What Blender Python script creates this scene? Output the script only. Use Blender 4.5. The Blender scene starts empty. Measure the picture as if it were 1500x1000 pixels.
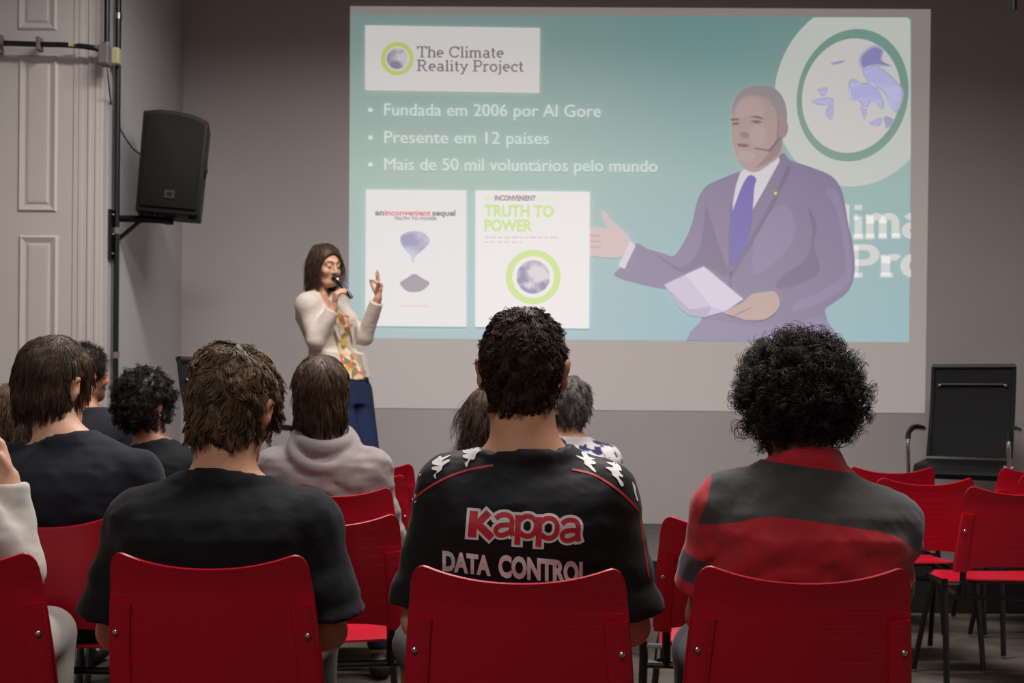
import bpy, bmesh, math, random
import numpy as np
from mathutils import Vector, Matrix
from mathutils.bvhtree import BVHTree
import mathutils

S = bpy.context.scene
COL = S.collection
random.seed(7)
RNG = np.random.default_rng(11)

# ------------------------------------------------------------------ camera, light, exposure
F = 1800.0            # focal length in pixels of a 1500 px wide frame
ROLL = math.radians(0.45)
HC = 1.17             # height of the lens above the floor
cam_data = bpy.data.cameras.new('camera')
cam = bpy.data.objects.new('camera', cam_data)
COL.objects.link(cam)
cam_data.sensor_width = 36.0
cam_data.lens = 36.0 * F / 1500.0
cam_data.shift_y = 76.0 / 1500.0
cam_data.clip_start = 0.05
cam.matrix_world = Matrix.Translation((0, 0, HC)) @ Matrix.Rotation(math.radians(90), 4, 'X') @ Matrix.Rotation(ROLL, 4, 'Z')
cam_data.dof.use_dof = True
cam_data.dof.focus_distance = 2.55
cam_data.dof.aperture_fstop = 9.0
S.camera = cam
S.view_settings.view_transform = 'Standard'
S.view_settings.look = 'None'
S.view_settings.exposure = 0.0
S.view_settings.gamma = 1.0
S.view_settings.use_curve_mapping = False
world = bpy.data.worlds.new('world')
world.use_nodes = True
world.node_tree.nodes['Background'].inputs[0].default_value = (0.5, 0.48, 0.46, 1)
world.node_tree.nodes['Background'].inputs[1].default_value = 0.12
S.world = world
YW = 8.57             # far wall
YS = 6.64             # stage front
HS = 0.27             # stage height
XL = -2.31            # recessed left wall
YD = 6.90             # plane of the panelled door
CEIL = 4.5


def area(name, loc, size, power, color=(1, .95, .9), rot=(0, 0, 0), spread=180):
    l = bpy.data.lights.new(name, 'AREA')
    l.spread = math.radians(spread)   # limited spread, shaped to keep the upper wall darker
    l.shape = 'RECTANGLE'
    l.size, l.size_y = size
    l.energy = power
    l.color = color
    o = bpy.data.objects.new(name, l)
    o.location = loc
    o.rotation_euler = rot
    COL.objects.link(o)
    return o


area('ceiling_lamp_near', (1.2, 3.2, CEIL - .08), (2.4, .5), 112, (1, .965, .935), spread=160)
area('ceiling_lamp_far', (-.2, 5.2, CEIL - .08), (2.8, .4), 150, (1, .965, .94), spread=154)
area('ceiling_lamp_behind', (-1.0, -.6, CEIL - .08), (2.4, .5), 85, (1, .955, .92))


def W(px, py, Y):
    """the point at depth Y seen at pixel (px, py) of the photograph"""
    u, v = px - 750.0, 576.0 - py
    return Vector(((u - ROLL * v) * Y / F, Y, HC + (v + ROLL * u) * Y / F))


# ------------------------------------------------------------------ materials
def lin(c):
    out = []
    for v in c:
        v /= 255.0
        out.append(v / 12.92 if v <= .04045 else ((v + .055) / 1.055) ** 2.4)
    return tuple(out)


MATS = {}


def mat(name, rgb, rough=.6, metal=0., spec=.5, var=.12, vscale=6., bump=0., bscale=60., sheen=0., stretch=None, emit=None):
    if name in MATS:
        return MATS[name]
    m = bpy.data.materials.new(name)
    m.use_nodes = True
    nt = m.node_tree
    b = nt.nodes['Principled BSDF']
    c = lin(rgb)
    tc = nt.nodes.new('ShaderNodeTexCoord')
    n = nt.nodes.new('ShaderNodeTexNoise')
    n.inputs['Scale'].default_value = vscale
    n.inputs['Detail'].default_value = 5
    nt.links.new(tc.outputs['Object'], n.inputs['Vector'])
    r = nt.nodes.new('ShaderNodeValToRGB')
    r.color_ramp.elements[0].position = .3
    r.color_ramp.elements[1].position = .7
    r.color_ramp.elements[0].color = (*[v * (1 - var) for v in c], 1)
    r.color_ramp.elements[1].color = (*[min(1, v * (1 + var)) for v in c], 1)
    nt.links.new(n.outputs['Fac'], r.inputs[0])
    nt.links.new(r.outputs[0], b.inputs['Base Color'])
    b.inputs['Roughness'].default_value = rough
    b.inputs['Metallic'].default_value = metal
    b.inputs['Specular IOR Level'].default_value = spec
    if sheen:
        b.inputs['Sheen Weight'].default_value = sheen
        b.inputs['Sheen Roughness'].default_value = .5
    if bump:
        n2 = nt.nodes.new('ShaderNodeTexNoise')
        n2.inputs['Scale'].default_value = bscale
        n2.inputs['Detail'].default_value = 3
        if stretch:
            mp = nt.nodes.new('ShaderNodeMapping')
            mp.inputs['Scale'].default_value = stretch
            nt.links.new(tc.outputs['Object'], mp.inputs[0])
            nt.links.new(mp.outputs[0], n2.inputs['Vector'])
        else:
            nt.links.new(tc.outputs['Object'], n2.inputs['Vector'])
        bp = nt.nodes.new('ShaderNodeBump')
        bp.inputs['Strength'].default_value = bump
        bp.inputs['Distance'].default_value = .01
        nt.links.new(n2.outputs['Fac'], bp.inputs['Height'])
        nt.links.new(bp.outputs[0], b.inputs['Normal'])
    if emit:
        b.inputs['Emission Color'].default_value = (*lin(emit), 1)
        b.inputs['Emission Strength'].default_value = 1
    MATS[name] = m
    return m


M_WALL = mat('painted_wall', (180, 172, 171), .85, var=.03, vscale=1.3, bump=.08, bscale=90, spec=.2)
M_SIDE = mat('painted_side_wall', (178, 174, 175), .85, var=.03, vscale=1.3, bump=.08, bscale=90, spec=.2)
M_DOOR = mat('door_paint', (200, 190, 186), .5, var=.03, vscale=2, spec=.35)
M_CEIL = mat('ceiling_paint', (150, 145, 140), .9, var=.03, spec=.1)
M_STAGE = mat('stage_carpet', (92, 88, 85), .95, var=.12, vscale=14, bump=.3, bscale=200, spec=.1)
M_BLACKBOARD = mat('stage_skirting', (24, 23, 23), .7, var=.15, vscale=5, spec=.3)
M_METALBLK = mat('black_enamel', (16, 15, 16), .22, var=.1, spec=.6)
M_CHROME = mat('chrome', (205, 203, 200), .12, 1., var=.02)
M_STEEL = mat('steel', (150, 148, 145), .3, 1., var=.05)
M_PIPE = mat('conduit_black', (20, 22, 28), .35, var=.1, spec=.5)
M_GREYBOX = mat('grey_plastic', (112, 108, 104), .5, var=.05)
M_CREAM = mat('cream_plastic', (190, 180, 140), .5, var=.05)
M_SPK = mat('speaker_plastic', (17, 16, 16), .6, var=.15, bump=.2, bscale=300, spec=.3)
M_GRILL = mat('speaker_grille', (14, 13, 12), .65, var=.2, vscale=120, bump=.3, bscale=400, spec=.25)
M_BADGE = mat('speaker_badge', (36, 31, 27), .4, var=.1)
M_LAMPW = mat('lamp_diffuser', (230, 228, 220), .5, emit=(235, 230, 222))


def carpet():
    m = mat('floor_carpet', (78, 72, 65), .95, var=.35, vscale=5, bump=.5, bscale=160, spec=.1)
    return m


M_FLOOR = carpet()


def red_plastic():
    m = mat('red_plastic', (176, 9, 34), .36, var=.05, vscale=3, spec=.42)
    nt = m.node_tree
    b = nt.nodes['Principled BSDF']
    tc = nt.nodes.new('ShaderNodeTexCoord')
    sp = nt.nodes.new('ShaderNodeSeparateXYZ')
    nt.links.new(tc.outputs['Object'], sp.inputs[0])
    ml = nt.nodes.new('ShaderNodeMath'); ml.operation = 'MULTIPLY'; ml.inputs[1].default_value = 2 * math.pi / .026
    nt.links.new(sp.outputs['Z'], ml.inputs[0])
    sn = nt.nodes.new('ShaderNodeMath'); sn.operation = 'SINE'
    nt.links.new(ml.outputs[0], sn.inputs[0])
    pw = nt.nodes.new('ShaderNodeMath'); pw.operation = 'GREATER_THAN'; pw.inputs[1].default_value = .90
    nt.links.new(sn.outputs[0], pw.inputs[0])
    nz = nt.nodes.new('ShaderNodeTexNoise'); nz.inputs['Scale'].default_value = 500
    nt.links.new(tc.outputs['Object'], nz.inputs['Vector'])
    b1 = nt.nodes.new('ShaderNodeBump'); b1.inputs['Strength'].default_value = .12; b1.inputs['Distance'].default_value = .002
    nt.links.new(nz.outputs['Fac'], b1.inputs['Height'])
    b2 = nt.nodes.new('ShaderNodeBump'); b2.inputs['Strength'].default_value = .5; b2.inputs['Distance'].default_value = .003
    nt.links.new(pw.outputs[0], b2.inputs['Height'])
    nt.links.new(b1.outputs[0], b2.inputs['Normal'])
    nt.links.new(b2.outputs[0], b.inputs['Normal'])
    return m


M_RED = red_plastic()


# ------------------------------------------------------------------ mesh helpers
class MB:
    """collects shapes and links them as one mesh object"""
    def __init__(s):
        s.v, s.f = [], []

    def add(s, verts, faces):
        o = len(s.v)
        s.v += [tuple(p) for p in verts]
        s.f += [tuple(i + o for i in f) for f in faces]
        return s

    def from_bm(s, bm):
        bm.verts.ensure_lookup_table()
        s.add([v.co[:] for v in bm.verts], [[v.index for v in f.verts] for f in bm.faces])
        bm.free()
        return s

    def box(s, c, size, bev=0., rot=None, seg=1):
        bm = bmesh.new()
        bmesh.ops.create_cube(bm, size=1)
        bmesh.ops.scale(bm, vec=size, verts=bm.verts)
        if bev:
            bmesh.ops.bevel(bm, geom=bm.edges[:], offset=bev, segments=seg, affect='EDGES', profile=.5)
        M = Matrix.Translation(c) @ (rot.to_4x4() if rot else Matrix())
        bm.transform(M)
        bm.verts.index_update()
        return s.from_bm(bm)

    def tube(s, pts, r, n=8, caps=True, closed=False):
        P = [Vector(p) for p in pts]
        R = r if isinstance(r, (list, tuple)) else [r] * len(P)
        rings = []
        up = None
        L = len(P)
        for i in range(L):
            if closed:
                t = (P[(i + 1) % L] - P[i - 1]).normalized()
            else:
                t = (P[min(i + 1, L - 1)] - P[max(i - 1, 0)]).normalized()
            if up is None:
                up = Vector((0, 0, 1)) if abs(t.z) < .9 else Vector((0, 1, 0))
            a = (up - t * up.dot(t))
            if a.length < 1e-6:
                a = t.orthogonal()
            a.normalize()
            up = a
            b = t.cross(a)
            rings.append([P[i] + (a * math.cos(2 * math.pi * k / n) + b * math.sin(2 * math.pi * k / n)) * R[i] for k in range(n)])
        V = [p for rg in rings for p in rg]
        Fc = []
        for i in range(L if closed else L - 1):
            j = (i + 1) % L
            for k in range(n):
                k2 = (k + 1) % n
                Fc.append((i * n + k, i * n + k2, j * n + k2, j * n + k))
        if caps and not closed:
            Fc.append(tuple(range(n))[::-1])
            Fc.append(tuple((L - 1) * n + k for k in range(n)))
        return s.add(V, Fc)

    def ball(s, c, r, nu=12, nv=8, rot=None):
        r = (r, r, r) if not hasattr(r, '__len__') else r
        V = []
        for i in range(nv + 1):
            th = math.pi * i / nv
            for k in range(nu):
                a = 2 * math.pi * k / nu
                p = Vector((r[0] * math.sin(th) * math.cos(a), r[1] * math.sin(th) * math.sin(a), r[2] * math.cos(th)))
                if rot:
                    p = rot @ p
                V.append(Vector(c) + p)
        Fc = [(i * nu + k, (i + 1) * nu + k, (i + 1) * nu + (k + 1) % nu, i * nu + (k + 1) % nu) for i in range(nv) for k in range(nu)]
        return s.add(V, Fc)

    def prism(s, poly, y0, y1, bev=0.):
        """polygon in the XZ plane pushed from y0 to y1"""
        bm = bmesh.new()
        vs = [bm.verts.new((x, y0, z)) for x, z in poly]
        f = bm.faces.new(vs)
        r = bmesh.ops.extrude_face_region(bm, geom=[f])
        bmesh.ops.translate(bm, vec=(0, y1 - y0, 0), verts=[e for e in r['geom'] if isinstance(e, bmesh.types.BMVert)])
        if bev:
            bmesh.ops.bevel(bm, geom=bm.edges[:], offset=bev, segments=2, affect='EDGES', profile=.5)
        bmesh.ops.recalc_face_normals(bm, faces=bm.faces)
        bm.verts.index_update()
        return s.from_bm(bm)

    def build(s, name, m, parent=None, smooth=False, kind=None, label=None, fix=False):
        me = bpy.data.meshes.new(name)
        me.from_pydata(s.v, [], s.f)
        if fix:
            bm = bmesh.new(); bm.from_mesh(me)
            bmesh.ops.remove_doubles(bm, verts=bm.verts, dist=1e-6)
            bmesh.ops.recalc_face_normals(bm, faces=bm.faces)
            bm.to_mesh(me); bm.free()
        me.update()
        return finish(name, me, m, parent, smooth, kind, label)


def finish(name, me, m, parent=None, smooth=False, kind=None, label=None):
    if m is not None:
        me.materials.append(m)
    if smooth:
        me.polygons.foreach_set('use_smooth', [True] * len(me.polygons))
        if smooth == 'auto':
            me.set_sharp_from_angle(angle=math.radians(38))
    o = bpy.data.objects.new(name, me)
    COL.objects.link(o)
    if parent is not None:
        o.parent = parent
    if kind:
        o['kind'] = kind
    if label:
        o['label'] = label
    return o


def thing(name, label, cat, loc=(0, 0, 0), rz=0., group=None):
    o = bpy.data.objects.new(name, None)
    o.empty_display_size = .1
    COL.objects.link(o)
    o.location = loc
    o.rotation_euler = (0, 0, rz)
    return tag(o, label, cat, group)


def tag(o, label, cat, group=None):
    o['label'] = label
    o['category'] = cat
    if group:
        o['group'] = group
    return o


def copy_tree(o, parent=None):
    c = o.copy()
    COL.objects.link(c)
    c.parent = parent
    for ch in [x for x in list(bpy.data.objects) if x.parent == o]:
        copy_tree(ch, c)
    return c


def sbox(name, lo, hi, m, kind='structure', parent=None, bev=0.):
    c = [(a + b) / 2 for a, b in zip(lo, hi)]
    return MB().box(c, [b - a for a, b in zip(lo, hi)], bev).build(name, m, parent, kind=kind)


# ------------------------------------------------------------------ room shell
XR, YB = 5.2, -3.0
XLL = -3.9
sbox('floor', (XLL - .2, YB - .2, -.15), (XR + .2, YW + .2, 0), M_FLOOR)
sbox('ceiling', (XLL - .2, YB - .2, CEIL), (XR + .2, YW + .2, CEIL + .15), M_CEIL)
sbox('wall_far', (XL - .02, YW, 0), (XR + .2, YW + .2, CEIL), M_WALL)
sbox('wall_right', (XR, YB, 0), (XR + .2, YW, CEIL), M_WALL)
sbox('wall_rear', (XLL - .2, YB - .2, 0), (XR + .2, YB, CEIL), M_WALL)
sbox('wall_left', (XL - .2, YD + .10, 0), (XL, YW + .2, CEIL), M_SIDE)
sbox('wall_left_near', (XLL - .2, YB, 0), (XLL, YD + .1, CEIL), M_WALL)
# stage
sbox('stage_floor', (XL, YS + .03, .02), (XR, YW, HS), M_STAGE)
sbox('stage_skirting', (XLL, YS, 0), (XR, YS + .03, HS - .002), M_BLACKBOARD)
sbox('stage_floor_side', (XLL, YS + .03, .02), (XL, YD, HS), M_STAGE)

# panelled door with its casing, in the plane YD
door = bpy.data.objects.new('door_1', None)
COL.objects.link(door)
door['kind'] = 'structure'
xr = W(146, 300, YD).x
x_c0 = W(104, 300, YD).x
sbox('door_leaf', (XLL, YD + .03, HS), (x_c0, YD + .08, CEIL), M_DOOR, None, door)
cas = [(104, 112, .006), (112, 119, .010), (119, 126, .007), (126, 131, .014), (131, 137, .011), (137, 142, .016), (142, 148, .012)]
for a, b, d in cas:
    sbox('casing_moulding', (W(a, 300, YD).x, YD + .03 - d, HS), (W(b, 300, YD).x + .001, YD + .105, CEIL), M_DOOR, None, door, .003)


def ring_frame(mb, x0, x1, z0, z1, w, y0, y1, d1):
    """picture-frame moulding: outer rect to inner rect, face sloping from y0 to y1"""
    o = [(x0, z0), (x1, z0), (x1, z1), (x0, z1)]
    m1 = [(x0 + w * .35, z0 + w * .35), (x1 - w * .35, z0 + w * .35), (x1 - w * .35, z1 - w * .35), (x0 + w * .35, z1 - w * .35)]
    i = [(x0 + w, z0 + w), (x1 - w, z0 + w), (x1 - w, z1 - w), (x0 + w, z1 - w)]
    V = [(x, y0, z) for x, z in o] + [(x, y1, z) for x, z in m1] + [(x, d1, z) for x, z in i]
    Fc = []
    for r in (0, 4):
        for k in range(4):
            Fc.append((r + k, r + (k + 1) % 4, r + 4 + (k + 1) % 4, r + 4 + k))
    mb.add(V, Fc)


yf = YD + .03
for (ya, yb) in ((-190, 43), (78, 310), (343, 610), (640, 760)):
    p0, p1 = W(23, (ya + yb) / 2, YD), W(82, (ya + yb) / 2, YD)
    z1, z0 = W(50, ya, YD).z, W(50, yb, YD).z
    mb = MB()
    ring_frame(mb, p0.x, p1.x, z0, z1, .040, yf + .001, yf - .011, yf - .001)
    mb.build('panel_moulding', M_DOOR, door)
    w2 = .062
    mb = MB()
    ring_frame(mb, p0.x + .05, p1.x - .05, z0 + .05, z1 - .05, .022, yf - .001, yf - .005, yf - .006)
    V = [(p0.x + .072, yf - .006, z0 + .072), (p1.x - .072, yf - .006, z0 + .072), (p1.x - .072, yf - .006, z1 - .072), (p0.x + .072, yf - .006, z1 - .072)]
    mb.add(V, [(0, 1, 2, 3)])
    mb.build('raised_panel', M_DOOR, door)
# a second column of panels further along the leaf, left of the frame
for (ya, yb) in ((78, 310), (343, 610)):
    z1, z0 = W(50, ya, YD).z, W(50, yb, YD).z
    mb = MB()
    ring_frame(mb, W(-75, 200, YD).x, W(-16, 200, YD).x, z0, z1, .040, yf + .001, yf - .011, yf - .001)
    mb.build('panel_moulding', M_DOOR, door)

# ceiling luminaires (out of the frame, above)
for (x, y, sx, sy, lb) in ((1.2, 3.2, 2.4, .5, 'ceiling light panel over the middle chair rows'), (-.2, 5.2, 2.8, .4, 'ceiling light panel nearest the stage'), (-1.0, -.6, 2.4, .5, 'ceiling light panel behind the photographer')):
    t = thing('ceiling_light', 'long rectangular ' + lb, 'lamp', (x, y, CEIL))
    MB().box((0, 0, -.03), (sx + .06, sy + .06, .058), .004).build('housing', M_GREYBOX, t)
    MB().box((0, 0, -.063), (sx, sy, .006)).build('diffuser', M_LAMPW, t)

# ------------------------------------------------------------------ conduits, boxes, cable
def cable(name, label, cat, pts, r, m, n=8):
    o = MB().tube(pts, r, n).build(name, m, smooth=True)
    return tag(o, label, cat)


def catmull(P, n=6):
    P = [Vector(p) for p in P]
    out = []
    for i in range(len(P) - 1):
        a, b, c, d = P[max(i - 1, 0)], P[i], P[i + 1], P[min(i + 2, len(P) - 1)]
        for k in range(n):
            t = k / n
            out.append(.5 * ((2 * b) + (c - a) * t + (2 * a - 5 * b + 4 * c - d) * t * t + (3 * b - a - 3 * c + d) * t ** 3))
    out.append(P[-1])
    return out


yp = 1800 * 2.275 / 581.0
xp = XL + .035
t = thing('conduit_pipe', 'long black vertical conduit pipe fixed on the recessed side wall, running floor to ceiling', 'pipe', (xp, yp, HS))
MB().tube([(0, 0, 0), (0, 0, CEIL - HS)], .0165, 10).build('pipe', M_PIPE, t, smooth='auto')
for py in (24, 338, 520):
    z = W(168, py, yp).z - HS
    MB().tube([(0, 0, z - .018), (0, 0, z + .018)], .021, 10).build('clip', M_STEEL if py == 24 else M_GREYBOX, t, smooth='auto')
yp2 = 1800 * 2.27 / 596.0
zb = W(154, 70, yp2).z
t = thing('conduit_pipe', 'short black vertical conduit pipe coming down from the ceiling into the grey junction box', 'pipe', (XL + .034, yp2, zb))
MB().tube([(0, 0, 0), (0, 0, CEIL - zb)], .0155, 10).build('pipe', M_PIPE, t, smooth='auto')
MB().tube([(0, 0, .0), (0, 0, .03)], .02, 10).build('collar', M_GREYBOX, t, smooth='auto')
# junction box on the wall edge
zj0, zj1 = W(156, 98, yp2).z, W(156, 68, yp2).z
t = thing('junction_box', 'grey junction box where the two black pipes meet beside the door casing', 'box', (XL + .03, yp2 - .02, zj0))
MB().box((0, 0, (zj1 - zj0) / 2), (.055, .07, zj1 - zj0), .005).build('box', M_GREYBOX, t)
MB().box((0, -.037, (zj1 - zj0) / 2), (.045, .004, zj1 - zj0 - .02), .001).build('lid', M_GREYBOX, t)
o = MB().box((XL + .028, yp + .012 - .06, (W(170, 74, yp).z + W(170, 98, yp).z) / 2), (.045, .05, .095), .008, seg=2).build('socket_box', M_CREAM)
o.location.x += .012
tag(o, 'small cream box on the long black pipe, beside the grey junction box', 'box')
# horizontal pipe over the door
P = [W(2, 63, YD - .05), W(60, 65, YD - .05), W(100, 66, YD - .05), W(130, 69, YD - .05), W(143, 72, YD - .04), W(152, 80, YD - .02)]
t = thing('conduit_pipe', 'black horizontal conduit pipe crossing the panelled door and bending down into the junction box', 'pipe', P[0])
MB().tube([p - P[0] for p in catmull(P, 5)], .0155, 10).build('pipe', M_PIPE, t, smooth='auto')
for px, py, s_, m_ in ((58, 65, (.022, .06, .075), M_GREYBOX), (108, 66, (.05, .04, .026), M_CREAM)):
    q = W(px, py, YD - .045) - P[0]
    MB().box(q, s_, .003).build('clip', m_, t)
q = W(-6, 64, YD - .03)
t = thing('switch_box', 'grey square box at the outer end of the horizontal pipe on the door', 'box', (q.x, q.y, q.z - .05))
MB().box((0, 0, .05), (.06, .08, .11), .005).build('box', M_GREYBOX, t)
MB().tube([(.03, -.02, .05), (.055, -.02, .05)], .02, 8).build('gland', M_GREYBOX, t)

# ------------------------------------------------------------------ loudspeaker, bracket, cable
YK = 7.22
sc = YK / F
cS = W(254, 245, YK)
spk = thing('loudspeaker', 'black two-way loudspeaker mounted on the bracket in the recessed corner', 'loudspeaker', (cS.x, cS.y, cS.z))
spk.rotation_euler = (math.radians(-3), math.radians(3.4), math.radians(11))
hw, hh = .185, .292
body_poly = [(-hw, -hh), (hw * .93, -hh), (hw * 1.02, hh - .025), (hw * .55, hh + .006), (0, hh + .018), (-hw * .5, hh + .018), (-hw * .98, hh)]
MB().prism(body_poly, -.10, .16, .008).build('cabinet', M_SPK, spk, smooth='auto', fix=True)
gp = [(-hw + .02, -hh + .03), (hw * .93 - .02, -hh + .03), (hw - .018, hh - .045), (hw * .5, hh - .018), (0, hh - .008), (-hw * .5, hh - .008), (-hw + .022, hh - .025)]
MB().prism(gp, -.116, -.098, .006).build('grille', M_GRILL, spk, smooth='auto', fix=True)
bd = MB().box((.0, -.119, -.185), (.06, .006, .05), .002).build('badge', M_BADGE, spk)
MB().box((.0, -.1235, -.185), (.028, .004, .024), .001).build('emblem', M_GRILL, bd)
for x in (-.15, -.10, -.06, .03, .12, .145):
    MB().tube([(x, -.05, -hh + .002), (x, -.05, -hh - .018)], .012, 8).build('foot', M_SPK, spk, smooth='auto')
MB().tube([(hw * .96, 0, .05), (hw * .96 + .008, 0, 0), (hw * .95, 0, -.05)], .012, 8).build('handle', M_SPK, spk, smooth=True)

zb0, zb1 = W(154, 380, 7.05).z, W(154, 308, 7.05).z
br = thing('wall_bracket', 'black steel wall bracket with a diagonal strut carrying the loudspeaker', 'bracket', (XL, 7.06, zb0))
H = zb1 - zb0
MB().box((.012, 0, H / 2), (.02, .13, H), .002).build('wall_plate', M_METALBLK, br)
a = W(160, 320, 7.10) - Vector((XL, 7.06, zb0)); a.x = .02
b_ = W(254, 324, YK) - Vector((XL, 7.06, zb0))
MB().tube([a, a.lerp(b_, .5) + Vector((0, 0, .006)), b_], .02, 4).build('arm', M_METALBLK, br)
c_ = W(160, 352, 7.10) - Vector((XL, 7.06, zb0)); c_.x = .02
d_ = W(205, 324, 7.16) - Vector((XL, 7.06, zb0))
MB().tube([c_, d_], .012, 4).build('strut', M_METALBLK, br)
MB().tube([b_ + Vector((-.03, 0, -.02)), b_ + Vector((-.03, 0, .045))], .022, 10).build('pivot', M_METALBLK, br)
MB().box(b_ + Vector((-.13, -.022, -.004)), (.11, .006, .02), .001).build('tilt_plate', M_GREYBOX, br)
for z in (.03, H - .03, H * .5):
    MB().ball((.024, -.04, z), .008, 8, 6).build('bolt', M_STEEL, br, smooth=True)
cable('speaker_cable', 'thin black cable hanging from the junction box into the loudspeaker', 'cable',
      catmull([W(157, 98, yp2 - .02), W(160, 130, yp2), W(165, 160, 7.1), W(178, 192, 7.12), (W(195, 218, 7.17)), W(209, 227, 7.22)], 5), .0042, M_PIPE)
o = MB().tube([W(1485, -40, 5.5), W(1485, 15, 5.5)], .0135, 10).tube([W(1485, -40, 5.5), Vector((W(1485, -40, 5.5).x, 5.5, CEIL))], .0135, 10).build('ceiling_rod', M_METALBLK, smooth='auto')
tag(o, 'end of a black rod hanging from the ceiling beyond the screen', 'rod')
# ------------------------------------------------------------------ projected slide on the wall
AMB = .105            # linear light the wall itself sends back
screen = thing('projection_screen', 'large projected slide about a climate project on the far wall', 'screen', (0, YW, 0))
M_SCR = {}


def pm(rgb, tex=None):
    """what the projector adds on the painted wall for a wanted colour"""
    key = (tuple(rgb), tex)
    if key in M_SCR:
        return M_SCR[key]
    m = bpy.data.materials.new('projected_light')
    m.use_nodes = True
    nt = m.node_tree
    b = nt.nodes['Principled BSDF']
    b.inputs['Base Color'].default_value = (*[.40 * v for v in (1, .93, .92)], 1)
    b.inputs['Roughness'].default_value = .9
    b.inputs['Specular IOR Level'].default_value = .1
    c = [max(0., v - AMB * k) for v, k in zip(lin(rgb), (1.03, .98, .98))]
    b.inputs['Emission Color'].default_value = (*c, 1)
    b.inputs['Emission Strength'].default_value = 1
    if tex:
        tc = nt.nodes.new('ShaderNodeTexCoord')
        n = nt.nodes.new('ShaderNodeTexNoise')
        n.inputs['Scale'].default_value = tex[0]
        n.inputs['Detail'].default_value = 4
        nt.links.new(tc.outputs['Object'], n.inputs['Vector'])
        r = nt.nodes.new('ShaderNodeValToRGB')
        r.color_ramp.elements[0].position = tex[1]
        r.color_ramp.elements[1].position = tex[2]
        r.color_ramp.elements[0].color = (*c, 1)
        c2 = [max(0., v - AMB) for v in lin(tex[3])]
        r.color_ramp.elements[1].color = (*c2, 1)
        nt.links.new(n.outputs['Fac'], r.inputs[0])
        nt.links.new(r.outputs[0], b.inputs['Emission Color'])
    M_SCR[key] = m
    return m


LAYER = [0]


def slide(name, rings, m, parent=screen, clip=True, label=None, step=1, faces=None):
    """flat shape of the slide: rings are closed outlines in photograph pixels, put on the wall plane"""
    LAYER[0] += step
    y = YW - .004 - LAYER[0] * .0005
    bm = bmesh.new()
    if faces is None:
        tess = mathutils.geometry.tessellate_polygon([[Vector((x, yy, 0)) for x, yy in r] for r in rings])
        vs = [bm.verts.new((x, yy, 0)) for r in rings for x, yy in r]
        for t in tess:
            try:
                bm.faces.new([vs[i] for i in t])
            except ValueError:
                pass
    else:
        vs = [bm.verts.new((x, yy, 0)) for x, yy in rings]
        for t in faces:
            try:
                bm.faces.new([vs[i] for i in t])
            except ValueError:
                pass
    if clip:
        for co, no in (((1333.5, 0, 0), (1, -.002, 0)), ((0, 25.5, 0), (0, -1, 0)), ((512, 495, 0), (-.0073, 1, 0))):
            geom = bm.verts[:] + bm.edges[:] + bm.faces[:]
            bmesh.ops.bisect_plane(bm, geom=geom, plane_co=co, plane_no=no, clear_outer=True)
    for v in bm.verts:
        p = W(v.co.x, v.co.y, y)
        v.co = (p.x, p.y - YW, p.z)
    bm.normal_update()
    for f in bm.faces:
        if f.normal.y > 0:
            f.normal_flip()
    me = bpy.data.meshes.new(name)
    bm.to_mesh(me); bm.free()
    return finish(name, me, m, parent, label=label)


def ell(cx, cy, rx, ry, a=0., n=48, a0=0, a1=360):
    out = []
    for k in range(n):
        t = math.radians(a0 + (a1 - a0) * k / (n if a1 - a0 == 360 else n - 1))
        x, y = rx * math.cos(t), ry * math.sin(t)
        c, s_ = math.cos(math.radians(a)), math.sin(math.radians(a))
        out.append((cx + x * c - y * s_, cy + x * s_ + y * c))
    return out


def smooth_poly(P, n=5):
    out = []
    L = len(P)
    for i in range(L):
        a, b, c, d = [Vector((*P[(i + k) % L], 0)) for k in (-1, 0, 1, 2)]
        for k in range(n):
            t = k / n
            q = .5 * ((2 * b) + (c - a) * t + (2 * a - 5 * b + 4 * c - d) * t * t + (3 * b - a - 3 * c + d) * t ** 3)
            out.append((q.x, q.y))
    return out


def text_geo(txt, bold=0., subdiv=0):
    """outline text of the built-in font as (verts, faces), normalised: x 0..1 over its width, y in cap heights"""
    cu = bpy.data.curves.new('t', 'FONT')
    cu.body = txt
    cu.offset = bold
    cu.fill_mode = 'FRONT'
    cu.resolution_u = 3
    o = bpy.data.objects.new('t', cu)
    COL.objects.link(o)
    bpy.context.view_layer.update()
    me = bpy.data.meshes.new_from_object(o.evaluated_get(bpy.context.evaluated_depsgraph_get()))
    V = [v.co[:2] for v in me.vertices]
    Fc = [tuple(p.vertices) for p in me.polygons]
    bpy.data.objects.remove(o)
    bpy.data.meshes.remove(me)
    bpy.data.curves.remove(cu)
    return V, Fc


CAPH = None


def cap_height():
    global CAPH
    if CAPH is None:
        V, _ = text_geo('H')
        CAPH = max(v[1] for v in V)
    return CAPH


def slide_text(name, txt, x0, x1, base, cap, m, bold=0., slope=.007, step=1, label=None):
    V, Fc = text_geo(txt, bold)
    mn, mx = min(v[0] for v in V), max(v[0] for v in V)
    k = cap / cap_height()
    P = []
    for x, y in V:
        px = x0 + (x - mn) / (mx - mn) * (x1 - x0)
        P.append((px, base - y * k + (px - x0) * slope))
    return slide(name, P, m, step=step, faces=Fc, label=label)


# slab-serif letters drawn as strokes: unit = cap height; (advance, strokes)
def arc(cx, cy, rx, ry, a0, a1, n=12):
    return [(cx + rx * math.cos(math.radians(a0 + (a1 - a0) * k / n)), cy + ry * math.sin(math.radians(a0 + (a1 - a0) * k / n))) for k in range(n + 1)]


def serif(x, y, w=.13):
    return [(x - w, y), (x + w, y)]


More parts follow.
